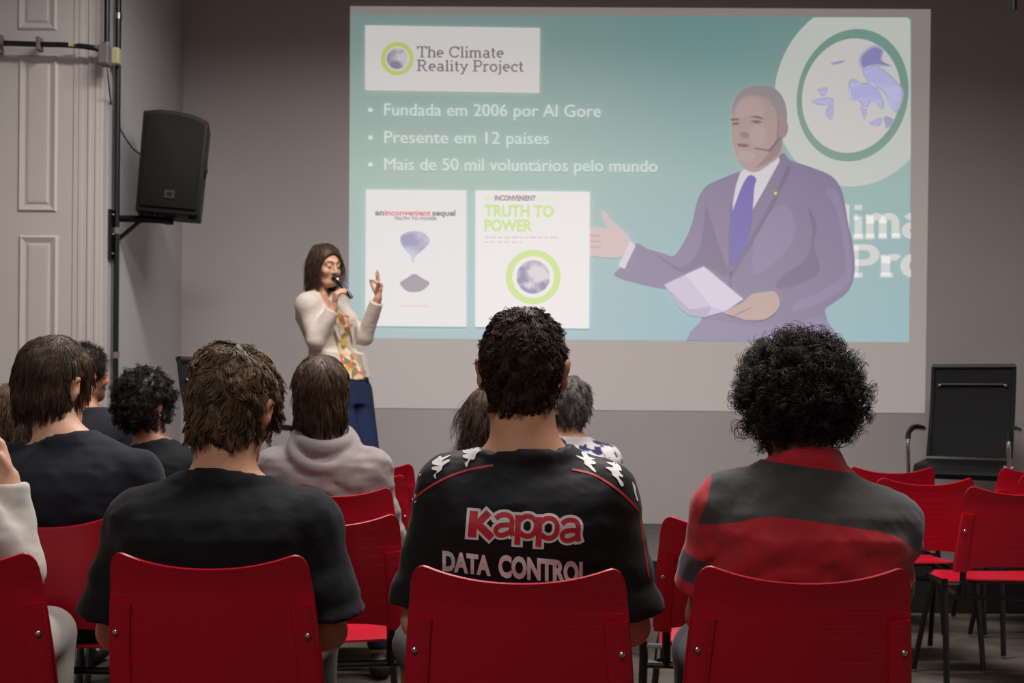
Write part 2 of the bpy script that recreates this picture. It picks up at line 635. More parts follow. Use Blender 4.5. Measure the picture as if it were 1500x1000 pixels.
XH = .68
G = {
    'T': (.80, [[(.4, 0), (.4, 1)], [(.06, .95), (.74, .95)], [(.07, .95), (.07, .74)], [(.73, .95), (.73, .74)], serif(.4, .04, .17)]),
    'h': (.66, [[(.14, 0), (.14, 1)], [(.03, .96), (.14, .96)], arc(.33, .42, .19, .22, 180, 0) + [(.52, 0)], serif(.14, .04), serif(.52, .04)]),
    'e': (.60, [[(.09, .35), (.50, .35)] + arc(.30, .34, .21, .29, 0, 300)]),
    'C': (.84, [arc(.44, .5, .35, .45, 35, 325, 18), [(.74, .98), (.74, .68)]]),
    'l': (.34, [[(.17, 0), (.17, 1)], [(.05, .96), (.17, .96)], serif(.17, .04, .14)]),
    'i': (.34, [[(.17, 0), (.17, .64)], [(.05, .62), (.17, .62)], serif(.17, .04, .14), [(.17, .84), (.17, .99)]]),
    'm': (1.0, [[(.14, 0), (.14, .66)], [(.03, .62), (.14, .62)], arc(.31, .42, .17, .21, 180, 0) + [(.48, 0)], arc(.65, .42, .17, .21, 180, 0) + [(.82, 0)], serif(.14, .04, .12), serif(.48, .04, .11), serif(.84, .04, .12)]),
    'a': (.62, [arc(.29, .45, .17, .18, 150, 0) + [(.46, .06), (.58, .04)], arc(.28, .19, .19, .16, 0, 360)]),
    't': (.42, [[(.18, .88), (.18, .15)] + arc(.30, .16, .12, .12, 180, 300, 6), [(.04, .62), (.36, .62)]]),
    'R': (.84, [[(.17, 0), (.17, 1)], [(.04, .95), (.42, .95)] + arc(.42, .72, .2, .23, 90, -90) + [(.17, .49)], [(.42, .49), (.62, .05), (.78, .04)], serif(.17, .04, .15)]),
    'y': (.60, [[(.10, .62), (.31, .08)], [(.52, .62), (.31, .08), (.20, -.2), (.06, -.22)], serif(.10, .62, .1), serif(.52, .62, .09)]),
    'P': (.74, [[(.17, 0), (.17, 1)], [(.04, .95), (.42, .95)] + arc(.42, .70, .22, .25, 90, -90) + [(.17, .45)], serif(.19, .04, .17)]),
    'r': (.48, [[(.14, 0), (.14, .66)], [(.03, .62), (.14, .62)], arc(.32, .42, .18, .20, 180, 50, 8), serif(.16, .04, .14)]),
    'o': (.62, [arc(.31, .33, .22, .30, 0, 360, 18)]),
    'j': (.34, [[(.18, .64), (.18, -.1)] + arc(.06, -.1, .12, .12, 0, -100, 6), [(.05, .62), (.18, .62)], [(.18, .84), (.18, .99)]]),
    'c': (.56, [arc(.31, .33, .22, .30, 45, 315, 14), [(.47, .64), (.47, .46)]]),
    ' ': (.34, []),
}


def ribbon(P, w):
    V, Fc = [], []
    n = len(P)
    for i in range(n):
        a = Vector(P[max(i - 1, 0)]); b = Vector(P[min(i + 1, n - 1)])
        t = (b - a)
        if t.length < 1e-9:
            t = Vector((1, 0))
        t.normalize()
        nn = Vector((-t.y, t.x)) * w / 2
        p = Vector(P[i])
        V += [tuple(p + nn), tuple(p - nn)]
    for i in range(n - 1):
        Fc.append((2 * i, 2 * i + 1, 2 * i + 3, 2 * i + 2))
    return V, Fc


def slab_text(name, txt, x0, x1, base, cap, m, stroke=.13, slope=.007, step=1):
    V, Fc, adv = [], [], 0.
    for ch in txt:
        a, strokes = G[ch]
        for st in strokes:
            v, f = ribbon(st, stroke * (1. if len(st) > 2 or abs(st[0][0] - st[1][0]) < .01 else .8))
            o = len(V)
            V += [(x + adv, y) for x, y in v]
            Fc += [tuple(i + o for i in q) for q in f]
        adv += a
    k = (x1 - x0) / (adv - .06)
    P = [(x0 + (x - .03) * k, base - y * cap + (x * k) * slope) for x, y in V]
    return slide(name, P, m, step=step, faces=Fc)


R4 = lambda a, b, c, d: [[a, b, c, d]]
slide('blank_border', R4((513, 9), (1363.5, 13.5), (1355, 605), (509.5, 597)), pm((150, 141, 138)), clip=False)
# slide background: teal, paling towards the foot, its own print
LAYER[0] += 1
nx, ny = 24, 14
cols = np.zeros((ny + 1, nx + 1, 3))
top, mid, bot = np.array([130, 156, 154.]), np.array([152, 181, 176.]), np.array([144, 178, 186.])
Vb, Fb, Cb = [], [], []
for j in range(ny + 1):
    for i in range(nx + 1):
        u, v = i / nx, j / ny
        xl, xr_ = 513 - 2.5 * v, 1336 - 4.5 * v
        yt, yb = 19.5 + 6 * u, 495 + 6 * u
        p = W(xl + (xr_ - xl) * u, yt + (yb - yt) * v, YW - .004 - LAYER[0] * .0005)
        Vb.append((p.x, p.y - YW, p.z))
        c = top + (mid - top) * min(1, v / .5) if v < .5 else mid + (bot - mid) * (v - .5) / .5
        c = c + np.array([3, -3, -5.]) * (1 - u) + np.array([-8., -4., -1.]) * math.exp(-((u - .62) / .18) ** 2)
        Cb.append([max(0., q - AMB) for q in lin(c)])
for j in range(ny):
    for i in range(nx):
        a = j * (nx + 1) + i
        Fb.append((a, a + nx + 1, a + nx + 2, a + 1))
me = bpy.data.meshes.new('slide_background')
me.from_pydata(Vb, [], Fb)
at = me.color_attributes.new('projected', 'FLOAT_COLOR', 'POINT')
at.data.foreach_set('color', np.array([[*c, 1] for c in Cb], dtype=np.float32).ravel())
m = pm((158, 180, 173)).copy()
an = m.node_tree.nodes.new('ShaderNodeVertexColor'); an.layer_name = 'projected'
m.node_tree.links.new(an.outputs[0], m.node_tree.nodes['Principled BSDF'].inputs['Emission Color'])
finish('slide_background', me, m, screen)

WHT, PAN = pm((212, 210, 208)), pm((216, 215, 215))
# big disc at the upper right corner
slide('disc', [ell(1254, 137, 119, 137, 14, 64)], pm((192, 197, 190)))
slide('disc_ring', [ell(1249, 139.5, 81, 98, 14, 64)], pm((131, 158, 150)))
slide('disc_globe', [ell(1247, 140, 71.5, 84.5, 14, 64)], pm((200, 198, 196)))
BL = pm((146, 146, 186), None)
BL0 = pm((176, 176, 194), None)
BL2 = pm((165, 165, 190), None)
for P in ([(1262, 84), (1278, 70), (1292, 74), (1290, 88), (1304, 96), (1282, 94), (1266, 100)],
          [(1266, 104), (1282, 98), (1300, 110), (1316, 126), (1320, 140), (1312, 162), (1302, 150), (1294, 132), (1280, 124), (1272, 118)],
          [(1246, 122), (1254, 118), (1262, 124), (1276, 124), (1284, 134), (1292, 148), (1290, 158), (1276, 146), (1268, 156), (1260, 146), (1248, 144)],
          [(1192, 148), (1212, 144), (1218, 150), (1204, 152)], [(1214, 158), (1220, 156), (1218, 172), (1212, 166)],
          [(1200, 132), (1210, 130), (1206, 138)], [(1276, 180), (1290, 174), (1286, 182)], [(1262, 160), (1268, 162), (1266, 172)]):
    cx_, cy_ = sum(q[0] for q in P) / len(P), sum(q[1] for q in P) / len(P)
    slide('globe_patch', [smooth_poly([(q[0] + 3.5 * (q[0] - cx_) / (math.hypot(q[0] - cx_, q[1] - cy_) + 1e-6), q[1] + 3.5 * (q[1] - cy_) / (math.hypot(q[0] - cx_, q[1] - cy_) + 1e-6)) for q in P], 4)], BL0, step=1 if P[0][0] == 1262 and P[0][1] == 84 else 0)
    slide('globe_patch', [smooth_poly(P, 4)], BL, step=1 if P[0][0] == 1262 and P[0][1] == 84 else 0)
for P in ([(1296, 170), (1310, 176), (1300, 188), (1296, 182)], [(1218, 92), (1236, 88), (1234, 92), (1222, 95)], [(1244, 130), (1250, 124), (1250, 146), (1244, 140)]):
    slide('globe_patch', [smooth_poly(P, 4)], BL2, step=0)
# lettering cut off by the edge of the slide
slab_text('slide_lettering', 'lima', 1231, 1354, 349, 49, pm((206, 207, 203)), .2, -.02)
slab_text('slide_lettering', 'Pro', 1242, 1358, 405, 45, pm((204, 206, 204)), .2, -.01, step=0)

# the man on the slide
SU, SU_D, SU_L = pm((129, 122, 148)), pm((118, 110, 136)), pm((136, 130, 158))
SK, SKD, SKL = pm((168, 151, 148)), pm((150, 132, 132)), pm((174, 158, 156))
slide('suited_figure', [smooth_poly([(1083, 251), (1060, 260), (1035, 272), (1022, 292), (1014, 325), (1005, 348), (988, 374), (972, 371), (948, 364), (930, 357), (912, 388), (900, 403), (930, 414), (972, 423), (1000, 424), (1024, 424), (1031, 450), (1024, 478), (1018, 503), (1214, 503), (1212, 470), (1209, 453), (1226, 440), (1244, 424), (1252, 398), (1250, 360), (1243, 330), (1238, 300), (1232, 276), (1217, 257), (1186, 244), (1157, 234), (1146, 224), (1120, 240)], 4)], SU)
slide('figure_shade', [smooth_poly([(1034, 300), (1030, 340), (1020, 372), (1000, 392), (975, 380), (960, 372), (985, 392), (1010, 402), (1036, 392), (1066, 402), (1050, 350)], 4)], SU_D)
slide('figure_shade', [smooth_poly([(1182, 300), (1190, 340), (1180, 380), (1150, 400), (1136, 420), (1160, 420), (1200, 398), (1192, 360), (1196, 330)], 4)], SU_D, step=0)
slide('figure_highlight', [smooth_poly([(1210, 280), (1226, 310), (1236, 360), (1240, 392), (1226, 412), (1196, 430), (1170, 440), (1160, 456), (1190, 448), (1222, 432), (1244, 412), (1247, 380), (1238, 320), (1226, 280)], 4)], SU_L, step=0)
slide('figure_highlight', [smooth_poly([(1110, 330), (1150, 300), (1166, 340), (1140, 380), (1104, 400)], 4)], SU_L, step=0)
slide('figure_highlight', [smooth_poly([(1028, 470), (1060, 470), (1110, 478), (1180, 470), (1206, 464), (1208, 503), (1020, 503)], 4)], SU_L, step=0)
slide('shirt_front', [[(1085, 251), (1078, 272), (1073, 300), (1073, 318), (1088, 316), (1102, 308), (1118, 280), (1142, 236), (1140, 226), (1110, 244), (1092, 248)]], pm((203, 200, 206)))
slide('necktie', [smooth_poly([(1090, 266), (1099, 256), (1108, 262), (1105, 274), (1103, 302), (1099, 340), (1086, 372), (1073, 392), (1070, 362), (1071, 320), (1080, 290)], 3)], pm((112, 106, 168)))
slide('lapel_line', [(1155, 240), (1159, 246), (1134, 300), (1100, 360), (1072, 406), (1069, 400), (1098, 350), (1130, 294)], SU_D, faces=[(0, 1, 2, 7), (7, 2, 3, 6), (6, 3, 4, 5)])
slide('lapel_line', [(1071, 300), (1074, 300), (1070, 340), (1071, 400), (1073, 436), (1069, 436), (1067, 400), (1067, 340)], SU_D, step=0, faces=[(0, 1, 2, 7), (7, 2, 3, 6), (6, 3, 4, 5)])
slide('face', [smooth_poly([(1071, 180), (1073, 150), (1090, 130), (1115, 126), (1138, 133), (1151, 155), (1152, 180), (1153, 192), (1146, 206), (1144, 226), (1128, 240), (1108, 252), (1092, 248), (1080, 234), (1073, 210)], 4)], SK)
slide('face_highlight', [smooth_poly([(1078, 160), (1090, 146), (1108, 144), (1120, 158), (1114, 172), (1094, 170), (1080, 174)], 4)], SKL)
slide('face_highlight', [smooth_poly([(1100, 186), (1118, 184), (1122, 200), (1112, 214), (1100, 204)], 4)], SKL, step=0)
slide('face_highlight', [smooth_poly([(1082, 224), (1096, 222), (1108, 228), (1096, 236), (1084, 234)], 4)], SKL, step=0)
slide('face_shade', [smooth_poly([(1124, 150), (1136, 160), (1138, 190), (1132, 214), (1112, 240), (1104, 246), (1122, 240), (1142, 222), (1146, 196), (1142, 160)], 4)], SKD)
slide('face_shade', [smooth_poly([(1083, 196), (1092, 193), (1098, 199), (1090, 203)], 4)], SKD, step=0)
slide('hair_shape', [smooth_poly([(1072, 166), (1076, 146), (1088, 131), (1112, 125), (1136, 130), (1150, 150), (1153, 176), (1146, 184), (1138, 172), (1132, 152), (1116, 142), (1096, 140), (1082, 148)], 4)], pm((151, 142, 147)))
slide('ear_shape', [ell(1148, 189, 6.5, 13, 8, 20)], pm((158, 138, 140)))
for P in ([(1072, 180), (1083, 179), (1082, 182.5), (1073, 183)], [(1098, 177), (1110, 176), (1117, 179), (1108, 181)], [(1080, 210), (1092, 210.5), (1099, 213), (1091, 216), (1081, 214)], [(1096, 170), (1112, 170), (1120, 175), (1108, 173)], [(1070, 174), (1082, 173), (1083, 176), (1071, 177)]):
    slide('face_feature', [P], pm((126, 110, 114)), step=1 if P[0][0] == 1072 else 0)
slide('headset_microphone', [(1143, 200), (1145, 201), (1128, 222), (1106, 218), (1104, 216), (1126, 219)], pm((120, 110, 116)), faces=[(0, 1, 2, 5), (5, 2, 3, 4)])
slide('lapel_pin', [ell(1136, 283, 5, 5, 0, 16)], pm((120, 135, 95)))
slide('lapel_pin_centre', [ell(1136, 283, 2, 2, 0, 12)], pm((205, 205, 190)))
slide('hand_shape', [smooth_poly([(858, 336), (876, 333), (890, 335), (884, 322), (882, 309), (888, 312), (896, 324), (910, 336), (922, 350), (918, 370), (905, 377), (890, 377), (872, 375), (858, 371)], 4)], pm((198, 178, 178)))
for k in range(3):
    slide('finger_line', [[(862, 343 + 9 * k), (880, 345 + 8 * k), (880, 346.5 + 8 * k), (862, 345 + 9 * k)]], SK, step=1 if k == 0 else 0)
slide('shirt_cuff', [[(923, 352), (931, 360), (915, 394), (906, 390)]], pm((200, 197, 206)))
slide('paper_sheets', [[(1031, 390), (1089, 438), (1062, 456), (1035, 463), (1010, 457), (992, 442), (973, 417)]], pm((190, 184, 205)))
slide('paper_fold', [[(1031, 390), (1004, 402), (1042, 449), (1062, 455), (1089, 438)]], pm((202, 198, 212)))
slide('paper_edge', [[(973, 417), (1010, 453), (1042, 449), (1035, 465), (1008, 461), (990, 446)]], pm((170, 165, 185)), step=0)
slide('hand_shape', [smooth_poly([(1060, 458), (1072, 450), (1086, 444), (1102, 431), (1120, 428), (1136, 428), (1142, 448), (1124, 466), (1104, 469), (1089, 468), (1076, 463)], 4)], pm((180, 158, 152)))
slide('finger_line', [[(1076, 460), (1100, 450), (1101, 451.5), (1078, 462)]], SKD)

# top left panel
slide('logo_panel', R4((535, 37), (791, 41), (790, 136), (535, 132)), pm((206, 203, 202)))
slide('logo_ring', [ell(582, 86, 24, 24.5), ell(582, 86, 17.5, 18)], pm((185, 198, 125)))
slide('logo_globe', [ell(582, 86, 15.5, 15.5)], pm((138, 136, 155), (9., .42, .58, (196, 192, 198))))
TG = pm((128, 122, 128))
slab_text('slide_lettering', 'The Climate', 611, 738, 84, 16.5, TG, .13)
slab_text('slide_lettering', 'Reality Project', 611, 767, 104, 16.5, TG, .13, step=0)
# bullets
TW = pm((206, 214, 211))
for txt, x1, bl in (('Fundada em 2006 por Al Gore', 880, 169), ('Presente em 12 países', 804, 209.5), ('Mais de 50 mil voluntários pelo mundo', 963, 249)):
    slide_text('slide_lettering', txt, 563, x1, bl, 17.5, TW, bold=0., step=1 if x1 == 880 else 0)
    slide('text_dot', [ell(542.5, bl - 8, 3.3, 3.3, 0, 16)], TW, step=0)
# first book panel
slide('book_panel', R4((536, 277.5), (683, 279), (683, 478.5), (535, 477)), PAN)
slide_text('slide_lettering', 'an', 549.5, 562.5, 315, 8, pm((112, 108, 112)), bold=.03)
slide_text('slide_lettering', 'inconvenient', 563.5, 631, 315.2, 8, pm((206, 110, 120)), bold=.03, step=0)
slide_text('slide_lettering', 'sequel', 633, 667, 315.6, 8, pm((112, 108, 112)), bold=.03, step=0)
slide_text('slide_lettering', 'TRUTH TO POWER', 577, 640, 322, 4.6, pm((125, 122, 126)), bold=.03, step=0)
slide('glass_bulb', [smooth_poly([(586, 352), (590, 343), (604, 338.5), (619, 340), (629, 350), (628, 357), (617, 368), (608, 376), (607, 384), (603, 383), (602, 375), (592, 364)], 4)], pm((142, 144, 172), (7., .4, .62, (188, 192, 206))))
slide('glass_bulb_lower', [smooth_poly([(586, 414), (596, 407), (607, 401), (618, 407), (629, 414), (622, 423), (612, 427.5), (598, 427), (590, 421)], 4)], pm((148, 142, 154)), step=0)
slide('lettering_rule', R4((588, 446.5), (627, 447), (627, 449.5), (588, 449)), pm((214, 196, 198)), step=0)
# second book panel
slide('book_panel', R4((696.5, 279), (864, 281), (863, 481), (696, 478.5)), pm((222, 220, 219)))
GR = pm((190, 214, 142))
slide_text('slide_lettering', 'AN', 710, 721, 293, 7, pm((200, 216, 165)), bold=.02)
slide_text('slide_lettering', 'INCONVENIENT', 724.5, 785, 293.3, 7, pm((128, 122, 124)), bold=.04, step=0)
slide_text('slide_lettering', 'SEQUEL', 789, 820, 293.7, 7, pm((206, 220, 175)), bold=.02, step=0)
slide_text('slide_lettering', 'TRUTH TO', 709.5, 811.5, 316.5, 16, GR, bold=.04, step=0)
slide_text('slide_lettering', 'POWER', 709.5, 780, 337.8, 16, GR, bold=.04, step=0)
x = 710.
random.seed(3)
while x < 818:
    w_ = random.uniform(4, 12)
    slide('lettering_rule', R4((x, 346.5), (x + w_, 346.6), (x + w_, 348.6), (x, 348.5)), pm((190, 188, 190)), step=0)
    if x < 765:
        slide('lettering_rule', R4((x, 353.5), (x + w_ * .8, 353.6), (x + w_ * .8, 355.6), (x, 355.5)), pm((190, 188, 190)), step=0)
    x += w_ + 2.5
slide('logo_ring', [ell(781, 405.5, 40.5, 40), ell(781, 405.5, 30.5, 30.5)], pm((192, 214, 140)))
slide('logo_globe', [ell(781, 405.5, 24.5, 24.5)], pm((132, 132, 160), (8., .45, .58, (205, 200, 206))))
# ------------------------------------------------------------------ red stacking chairs
def shell_grid(fn, us, vs, th):
    """closed curved plate: fn(u, v) gives a point, th its thickness along the approximate normal"""
    nu, nv = len(us), len(vs)
    P = np.array([[fn(u, v) for u in us] for v in vs], float)
    du = np.gradient(P, axis=1); dv = np.gradient(P, axis=0)
    N = np.cross(du, dv); N /= (np.linalg.norm(N, axis=2, keepdims=True) + 1e-12)
    Q = P + N * th
    V = [tuple(p) for p in P.reshape(-1, 3)] + [tuple(p) for p in Q.reshape(-1, 3)]
    o = nu * nv
    Fc = []
    for j in range(nv - 1):
        for i in range(nu - 1):
            a = j * nu + i
            Fc.append((a, a + 1, a + nu + 1, a + nu))
            Fc.append((o + a, o + a + nu, o + a + nu + 1, o + a + 1))
    for i in range(nu - 1):
        Fc.append((i, o + i, o + i + 1, i + 1))
        a = (nv - 1) * nu + i
        Fc.append((a, a + 1, o + a + 1, o + a))
    for j in range(nv - 1):
        a = j * nu
        Fc.append((a, a + nu, o + a + nu, o + a))
        a = j * nu + nu - 1
        Fc.append((a, o + a, o + a + nu, a + nu))
    return V, Fc


US = sorted(set([round(math.copysign(1 - (1 - abs(t)) ** 1.6, t), 5) for t in np.linspace(-1, 1, 33)]))


def back_pt(u, v):
    au = abs(u)
    zt = .838 - .040 * (1 - au ** 2.2) 
    if au > .86:
        k = (au - .86) / .14
        zt -= .045 * (1 - math.sqrt(max(0, 1 - k * k)))
    zb = .487 + .030 * (1 - au ** 3)
    if au > .93:
        k = (au - .93) / .07
        zb += .018 * (1 - math.sqrt(max(0, 1 - k * k)))
    z = zb + (zt - zb) * v
    s_ = (z - .49) / .335
    hw_ = .236 - .026 * max(0, s_) ** 1.6
    y = -.205 - .075 * s_ - .036 * (1 - u * u) + (.010 * max(0, s_ - .8) / .2 * -1)
    return (u * hw_, y, z)


def seat_pt(u, v):
    au = abs(u)
    y0 = -.205 - .012 * (1 - au ** 4)
    y1 = .225 - .03 * au ** 6
    y = y0 + (y1 - y0) * v
    z = .452 - .014 * math.cos(u * math.pi / 2) * math.sin(v * math.pi) + .012 * (1 - v) ** 3
    if v > .8:
        z -= .022 * ((v - .8) / .2) ** 2
    w_ = .215 + .008 * v
    if v < .12:
        w_ -= .022 * ((.12 - v) / .12) ** 2
    if v > .88:
        w_ -= .03 * ((v - .88) / .12) ** 2
    if au > .9:
        z -= .018 * ((au - .9) / .1) ** 2
    return (u * w_, y, z)


def make_chair():
    t = thing('stacking_chair', 'x', 'chair')
    V, Fc = shell_grid(back_pt, US, np.linspace(0, 1, 16), -.006)
    bs = MB().add(V, Fc)
    bk = bs.build('backrest', M_RED, t, smooth='auto', fix=True)
    for sx in (-1, 1):
        mb = MB()
        # raised sleeve that holds the frame upright, on the outer face of the backrest
        pts = []
        for k in range(7):
            z = .492 + (.722 - .492) * k / 6
            s_ = (z - .49) / .335
            hw_ = .236 - .026 * s_ ** 1.6
            pts.append((z, hw_, -.205 - .075 * s_))
        V, Fc = [], []
        for (z, hw_, y) in pts:
            dip = .004 if z > .72 else 0
            V += [(sx * (hw_ - .003), y - .001 + .003, z), (sx * (hw_ - .004), y - .013, z), (sx * (hw_ - .012), y - .019, z), (sx * (hw_ - .040), y - .022, z - dip), (sx * (hw_ - .050), y - .019, z - dip), (sx * (hw_ - .054), y - .012, z - dip)]
        for j in range(6):
            for i in range(5):
                a = j * 6 + i
                Fc.append((a, a + 1, a + 7, a + 6))
        Fc += [(0, 5, 4, 3, 2, 1), tuple(36 + i for i in range(6))]
        mb.add(V, Fc).build('side_sleeve', M_RED, bk, smooth='auto', fix=True)
        MB().ball((sx * .207, -.264, .655), (.0065, .004, .0065), 12, 8).build('bolt', M_CHROME, bk, smooth=True)
    V, Fc = shell_grid(seat_pt, list(np.linspace(-1, 1, 25)), list(np.linspace(0, 1, 25)), -.006)
    MB().add(V, Fc).build('seat', M_RED, t, smooth='auto', fix=True)
    for sx in (-1, 1):
        MB().tube([(sx * .196, -.262 + .03, .70), (sx * .196, -.212, .52), (sx * .196, -.205, .42), (sx * .196, -.20, .388)], .0125, 8).build('upright', M_METALBLK, t, smooth='auto')
        MB().tube(catmull([(sx * .262, -.20, .462), (sx * .262, -.20, .43), (sx * .262, -.205, .38), (sx * .268, -.25, .10), (sx * .27, -.262, .012)], 4), .0125, 8).build('leg', M_METALBLK, t, smooth='auto')
        MB().tube(catmull([(sx * .215, .10, .418), (sx * .226, .13, .36), (sx * .255, .23, .06), (sx * .258, .24, .012)], 4), .0115, 8).build('leg', M_METALBLK, t, smooth='auto')
        MB().tube([(sx * .215, .19, .423), (sx * .215, 0, .416), (sx * .215, -.20, .400)], .0115, 8).build('side_rail', M_METALBLK, t, smooth='auto')
        MB().tube([(sx * .255, -.20, .446), (sx * .205, -.20, .446)], .007, 8).build('link_pin', M_CHROME, t, smooth='auto')
    MB().tube([(-.262, -.20, .392), (.262, -.20, .392)], .0105, 8).build('crossbar', M_METALBLK, t, smooth='auto')
    MB().tube([(-.215, .12, .41), (.215, .12, .41)], .0105, 8).build('crossbar', M_METALBLK, t, smooth='auto')
    return t


CH0 = make_chair()
CH_USED = [False]
CHAIRS = []


def chair(px, Y, yaw, label, group, dz=0., tilt=0.):
    """px is the pixel column of the middle of the backrest, Y the depth of the backrest"""
    o = copy_tree(CH0) if CH_USED[0] else CH0
    CH_USED[0] = True
    x = W(px, 800, Y).x
    rz = math.radians(yaw)
    off = Matrix.Rotation(rz, 3, 'Z') @ Vector((0, .25, 0))
    o.location = (x + off.x, Y + off.y, dz)
    o.rotation_euler = (0, tilt, rz)
    o['label'] = label
    o['group'] = group
    CHAIRS.append(o)
    return o


g1, g2 = 'red chairs of the nearest row', 'red chairs of the rows ahead'
chair(-86, 2.60, 3, 'red chair with the white-trousered sitter, nearest row at the door side', g1)
chair(313, 2.62, -3, 'red chair under the short-haired sitter in a plain black tee, nearest row', g1)
chair(760, 2.46, -4, 'red chair under the sitter whose black shirt has lettering, nearest row', g1)
chair(1172, 2.49, -2, 'red chair under the curly-haired sitter in the red and grey shirt', g1)
chair(72, 3.36, -2, 'red chair under the brown-haired sitter in dark navy, second row', g2)
chair(473, 3.45, 10, 'empty red chair between the plain black tee and the lettered shirt', g2)
chair(1080, 3.46, -8, 'red chair half hidden behind the sitter in the red and grey shirt', g2)
chair(488, 4.42, 5, 'red chair carrying the person in the pale grey hoodie', g2)
chair(236, 4.55, 0, 'red chair carrying the woman with short black curls and an earring', g2)
chair(12, 4.55, 0, 'red chair carrying the long-haired person hidden behind the brown-haired sitter', g2)
chair(520, 5.12, 2, 'empty red chair directly ahead of the grey hoodie', g2)
chair(699, 5.16, 0, 'red chair carrying the long-haired person behind the lettered black shirt', g2)
chair(857, 5.47, 0, 'red chair carrying the grey-haired man in the patterned shirt', g2)
chair(541, 5.92, 2, 'empty red chair of the front row, two ahead of the grey hoodie', g2)
chair(312, 5.30, 4, 'empty red chair next to the front curly-haired woman, mostly hidden', g2)
chair(118, 5.45, 0, 'red chair carrying the man in the dark jacket near the door', g2)
chair(1492, 4.72, -3, 'empty red chair at the frame edge with its black rear legs showing', g2)
chair(1350, 5.20, 5, 'empty red chair just behind the shoulder of the red and grey shirt', g2)
chair(1302, 5.98, 2, 'empty red chair of the front row, below the black armchair', g2)
chair(1524, 5.98, -2, 'empty red chair of the front row, beyond the armchair, its corner rounded', g2)
chair(1560, 5.50, -3, 'empty red chair at the frame edge between two other chairs, barely showing', g2)
# ------------------------------------------------------------------ black office armchairs on the stage
M_MESH = mat('mesh_fabric', (31, 30, 31), .75, var=.15, vscale=160, bump=.3, bscale=350, spec=.2)
M_PAD = mat('black_vinyl', (17, 16, 17), .45, var=.1, spec=.4)


def make_armchair(label, loc, rz, k=1., tall=1.07):
    t = thing('office_armchair', label, 'chair', loc, rz)
    t.scale = (k, k, k)
    hw_ = .235
    def bp(u, v):
        z = .50 + (tall - .50) * v
        return (u * hw_, -.20 - .16 * v - .03 * math.sin(v * math.pi), z)
    V, Fc = shell_grid(bp, list(np.linspace(-1, 1, 5)), list(np.linspace(0, 1, 10)), .006)
    MB().add(V, Fc).build('backrest', M_MESH, t, smooth='auto', fix=True)
    for sx in (-1, 1):
        MB().tube([Vector(bp(sx, v)) + Vector((sx * .008, 0, 0)) for v in np.linspace(0, 1, 10)], .0135, 8).build('back_frame', M_PAD, t, smooth='auto')
    MB().tube([Vector(bp(-1.06, 1)), Vector(bp(1.06, 1))], .018, 8).build('top_rail', M_PAD, t, smooth='auto')
    rg = MB().tube([Vector(bp(-.86, .8)) + Vector((0, .012, 0)), Vector(bp(.86, .8)) + Vector((0, .012, 0))], .010, 8).build('cross_rung', M_PAD, t, smooth='auto')
    for sx in (-1, 1):
        MB().ball(Vector(bp(sx * .84, .8)) + Vector((0, .016, -.004)), .013, 8, 6).build('rung_cap', M_CHROME, rg, smooth=True)
    def sp(u, v):
        y = -.20 + .46 * v
        z = .465 + .02 * (1 - v) - (.05 * ((v - .85) / .15) ** 2 if v > .85 else 0)
        return (u * .25, y, z)
    V, Fc = shell_grid(sp, list(np.linspace(-1, 1, 9)), list(np.linspace(0, 1, 16)), -.05)
    MB().add(V, Fc).build('seat', M_PAD, t, smooth='auto', fix=True)
    for sx in (-1, 1):
        x = sx * .285
        path = catmull([(x, -.26, .665), (x, -.1, .675), (x, .08, .675), (x, .19, .65), (x, .225, .59), (x, .215, .50), (x, .205, .35), (x, .235, .08), (x, .20, .018), (x, .10, .014), (x, -.20, .014)], 5)
        MB().tube(path, .0125, 10).build('arm_tube', M_CHROME, t, smooth='auto')
        MB().tube(catmull([(x, -.27, .672), (x, -.1, .684), (x, .08, .684), (x, .195, .655), (x, .225, .615)], 5), [.016] * 21, 8).build('armrest', M_PAD, t, smooth='auto')
        MB().tube([(x, .0, .45), (sx * .235, .0, .45)], .012, 8).build('seat_bolt', M_CHROME, t, smooth='auto')
    MB().tube([(-.285, -.20, .014), (.285, -.20, .014)], .0125, 8).build('floor_bar', M_CHROME, t, smooth='auto')
    return t


a1 = W(1396, 675, 7.9)
make_armchair('black mesh office armchair with chrome arms standing near the slide, facing the rows', (a1.x, 7.72, HS), math.radians(151), 1.03, 1.065)
a2 = W(366, 633, 7.0)
make_armchair('black mesh office armchair behind the curly heads, below the loudspeaker', (a2.x, 7.15, HS), math.radians(-104), 1.0, 1.08)
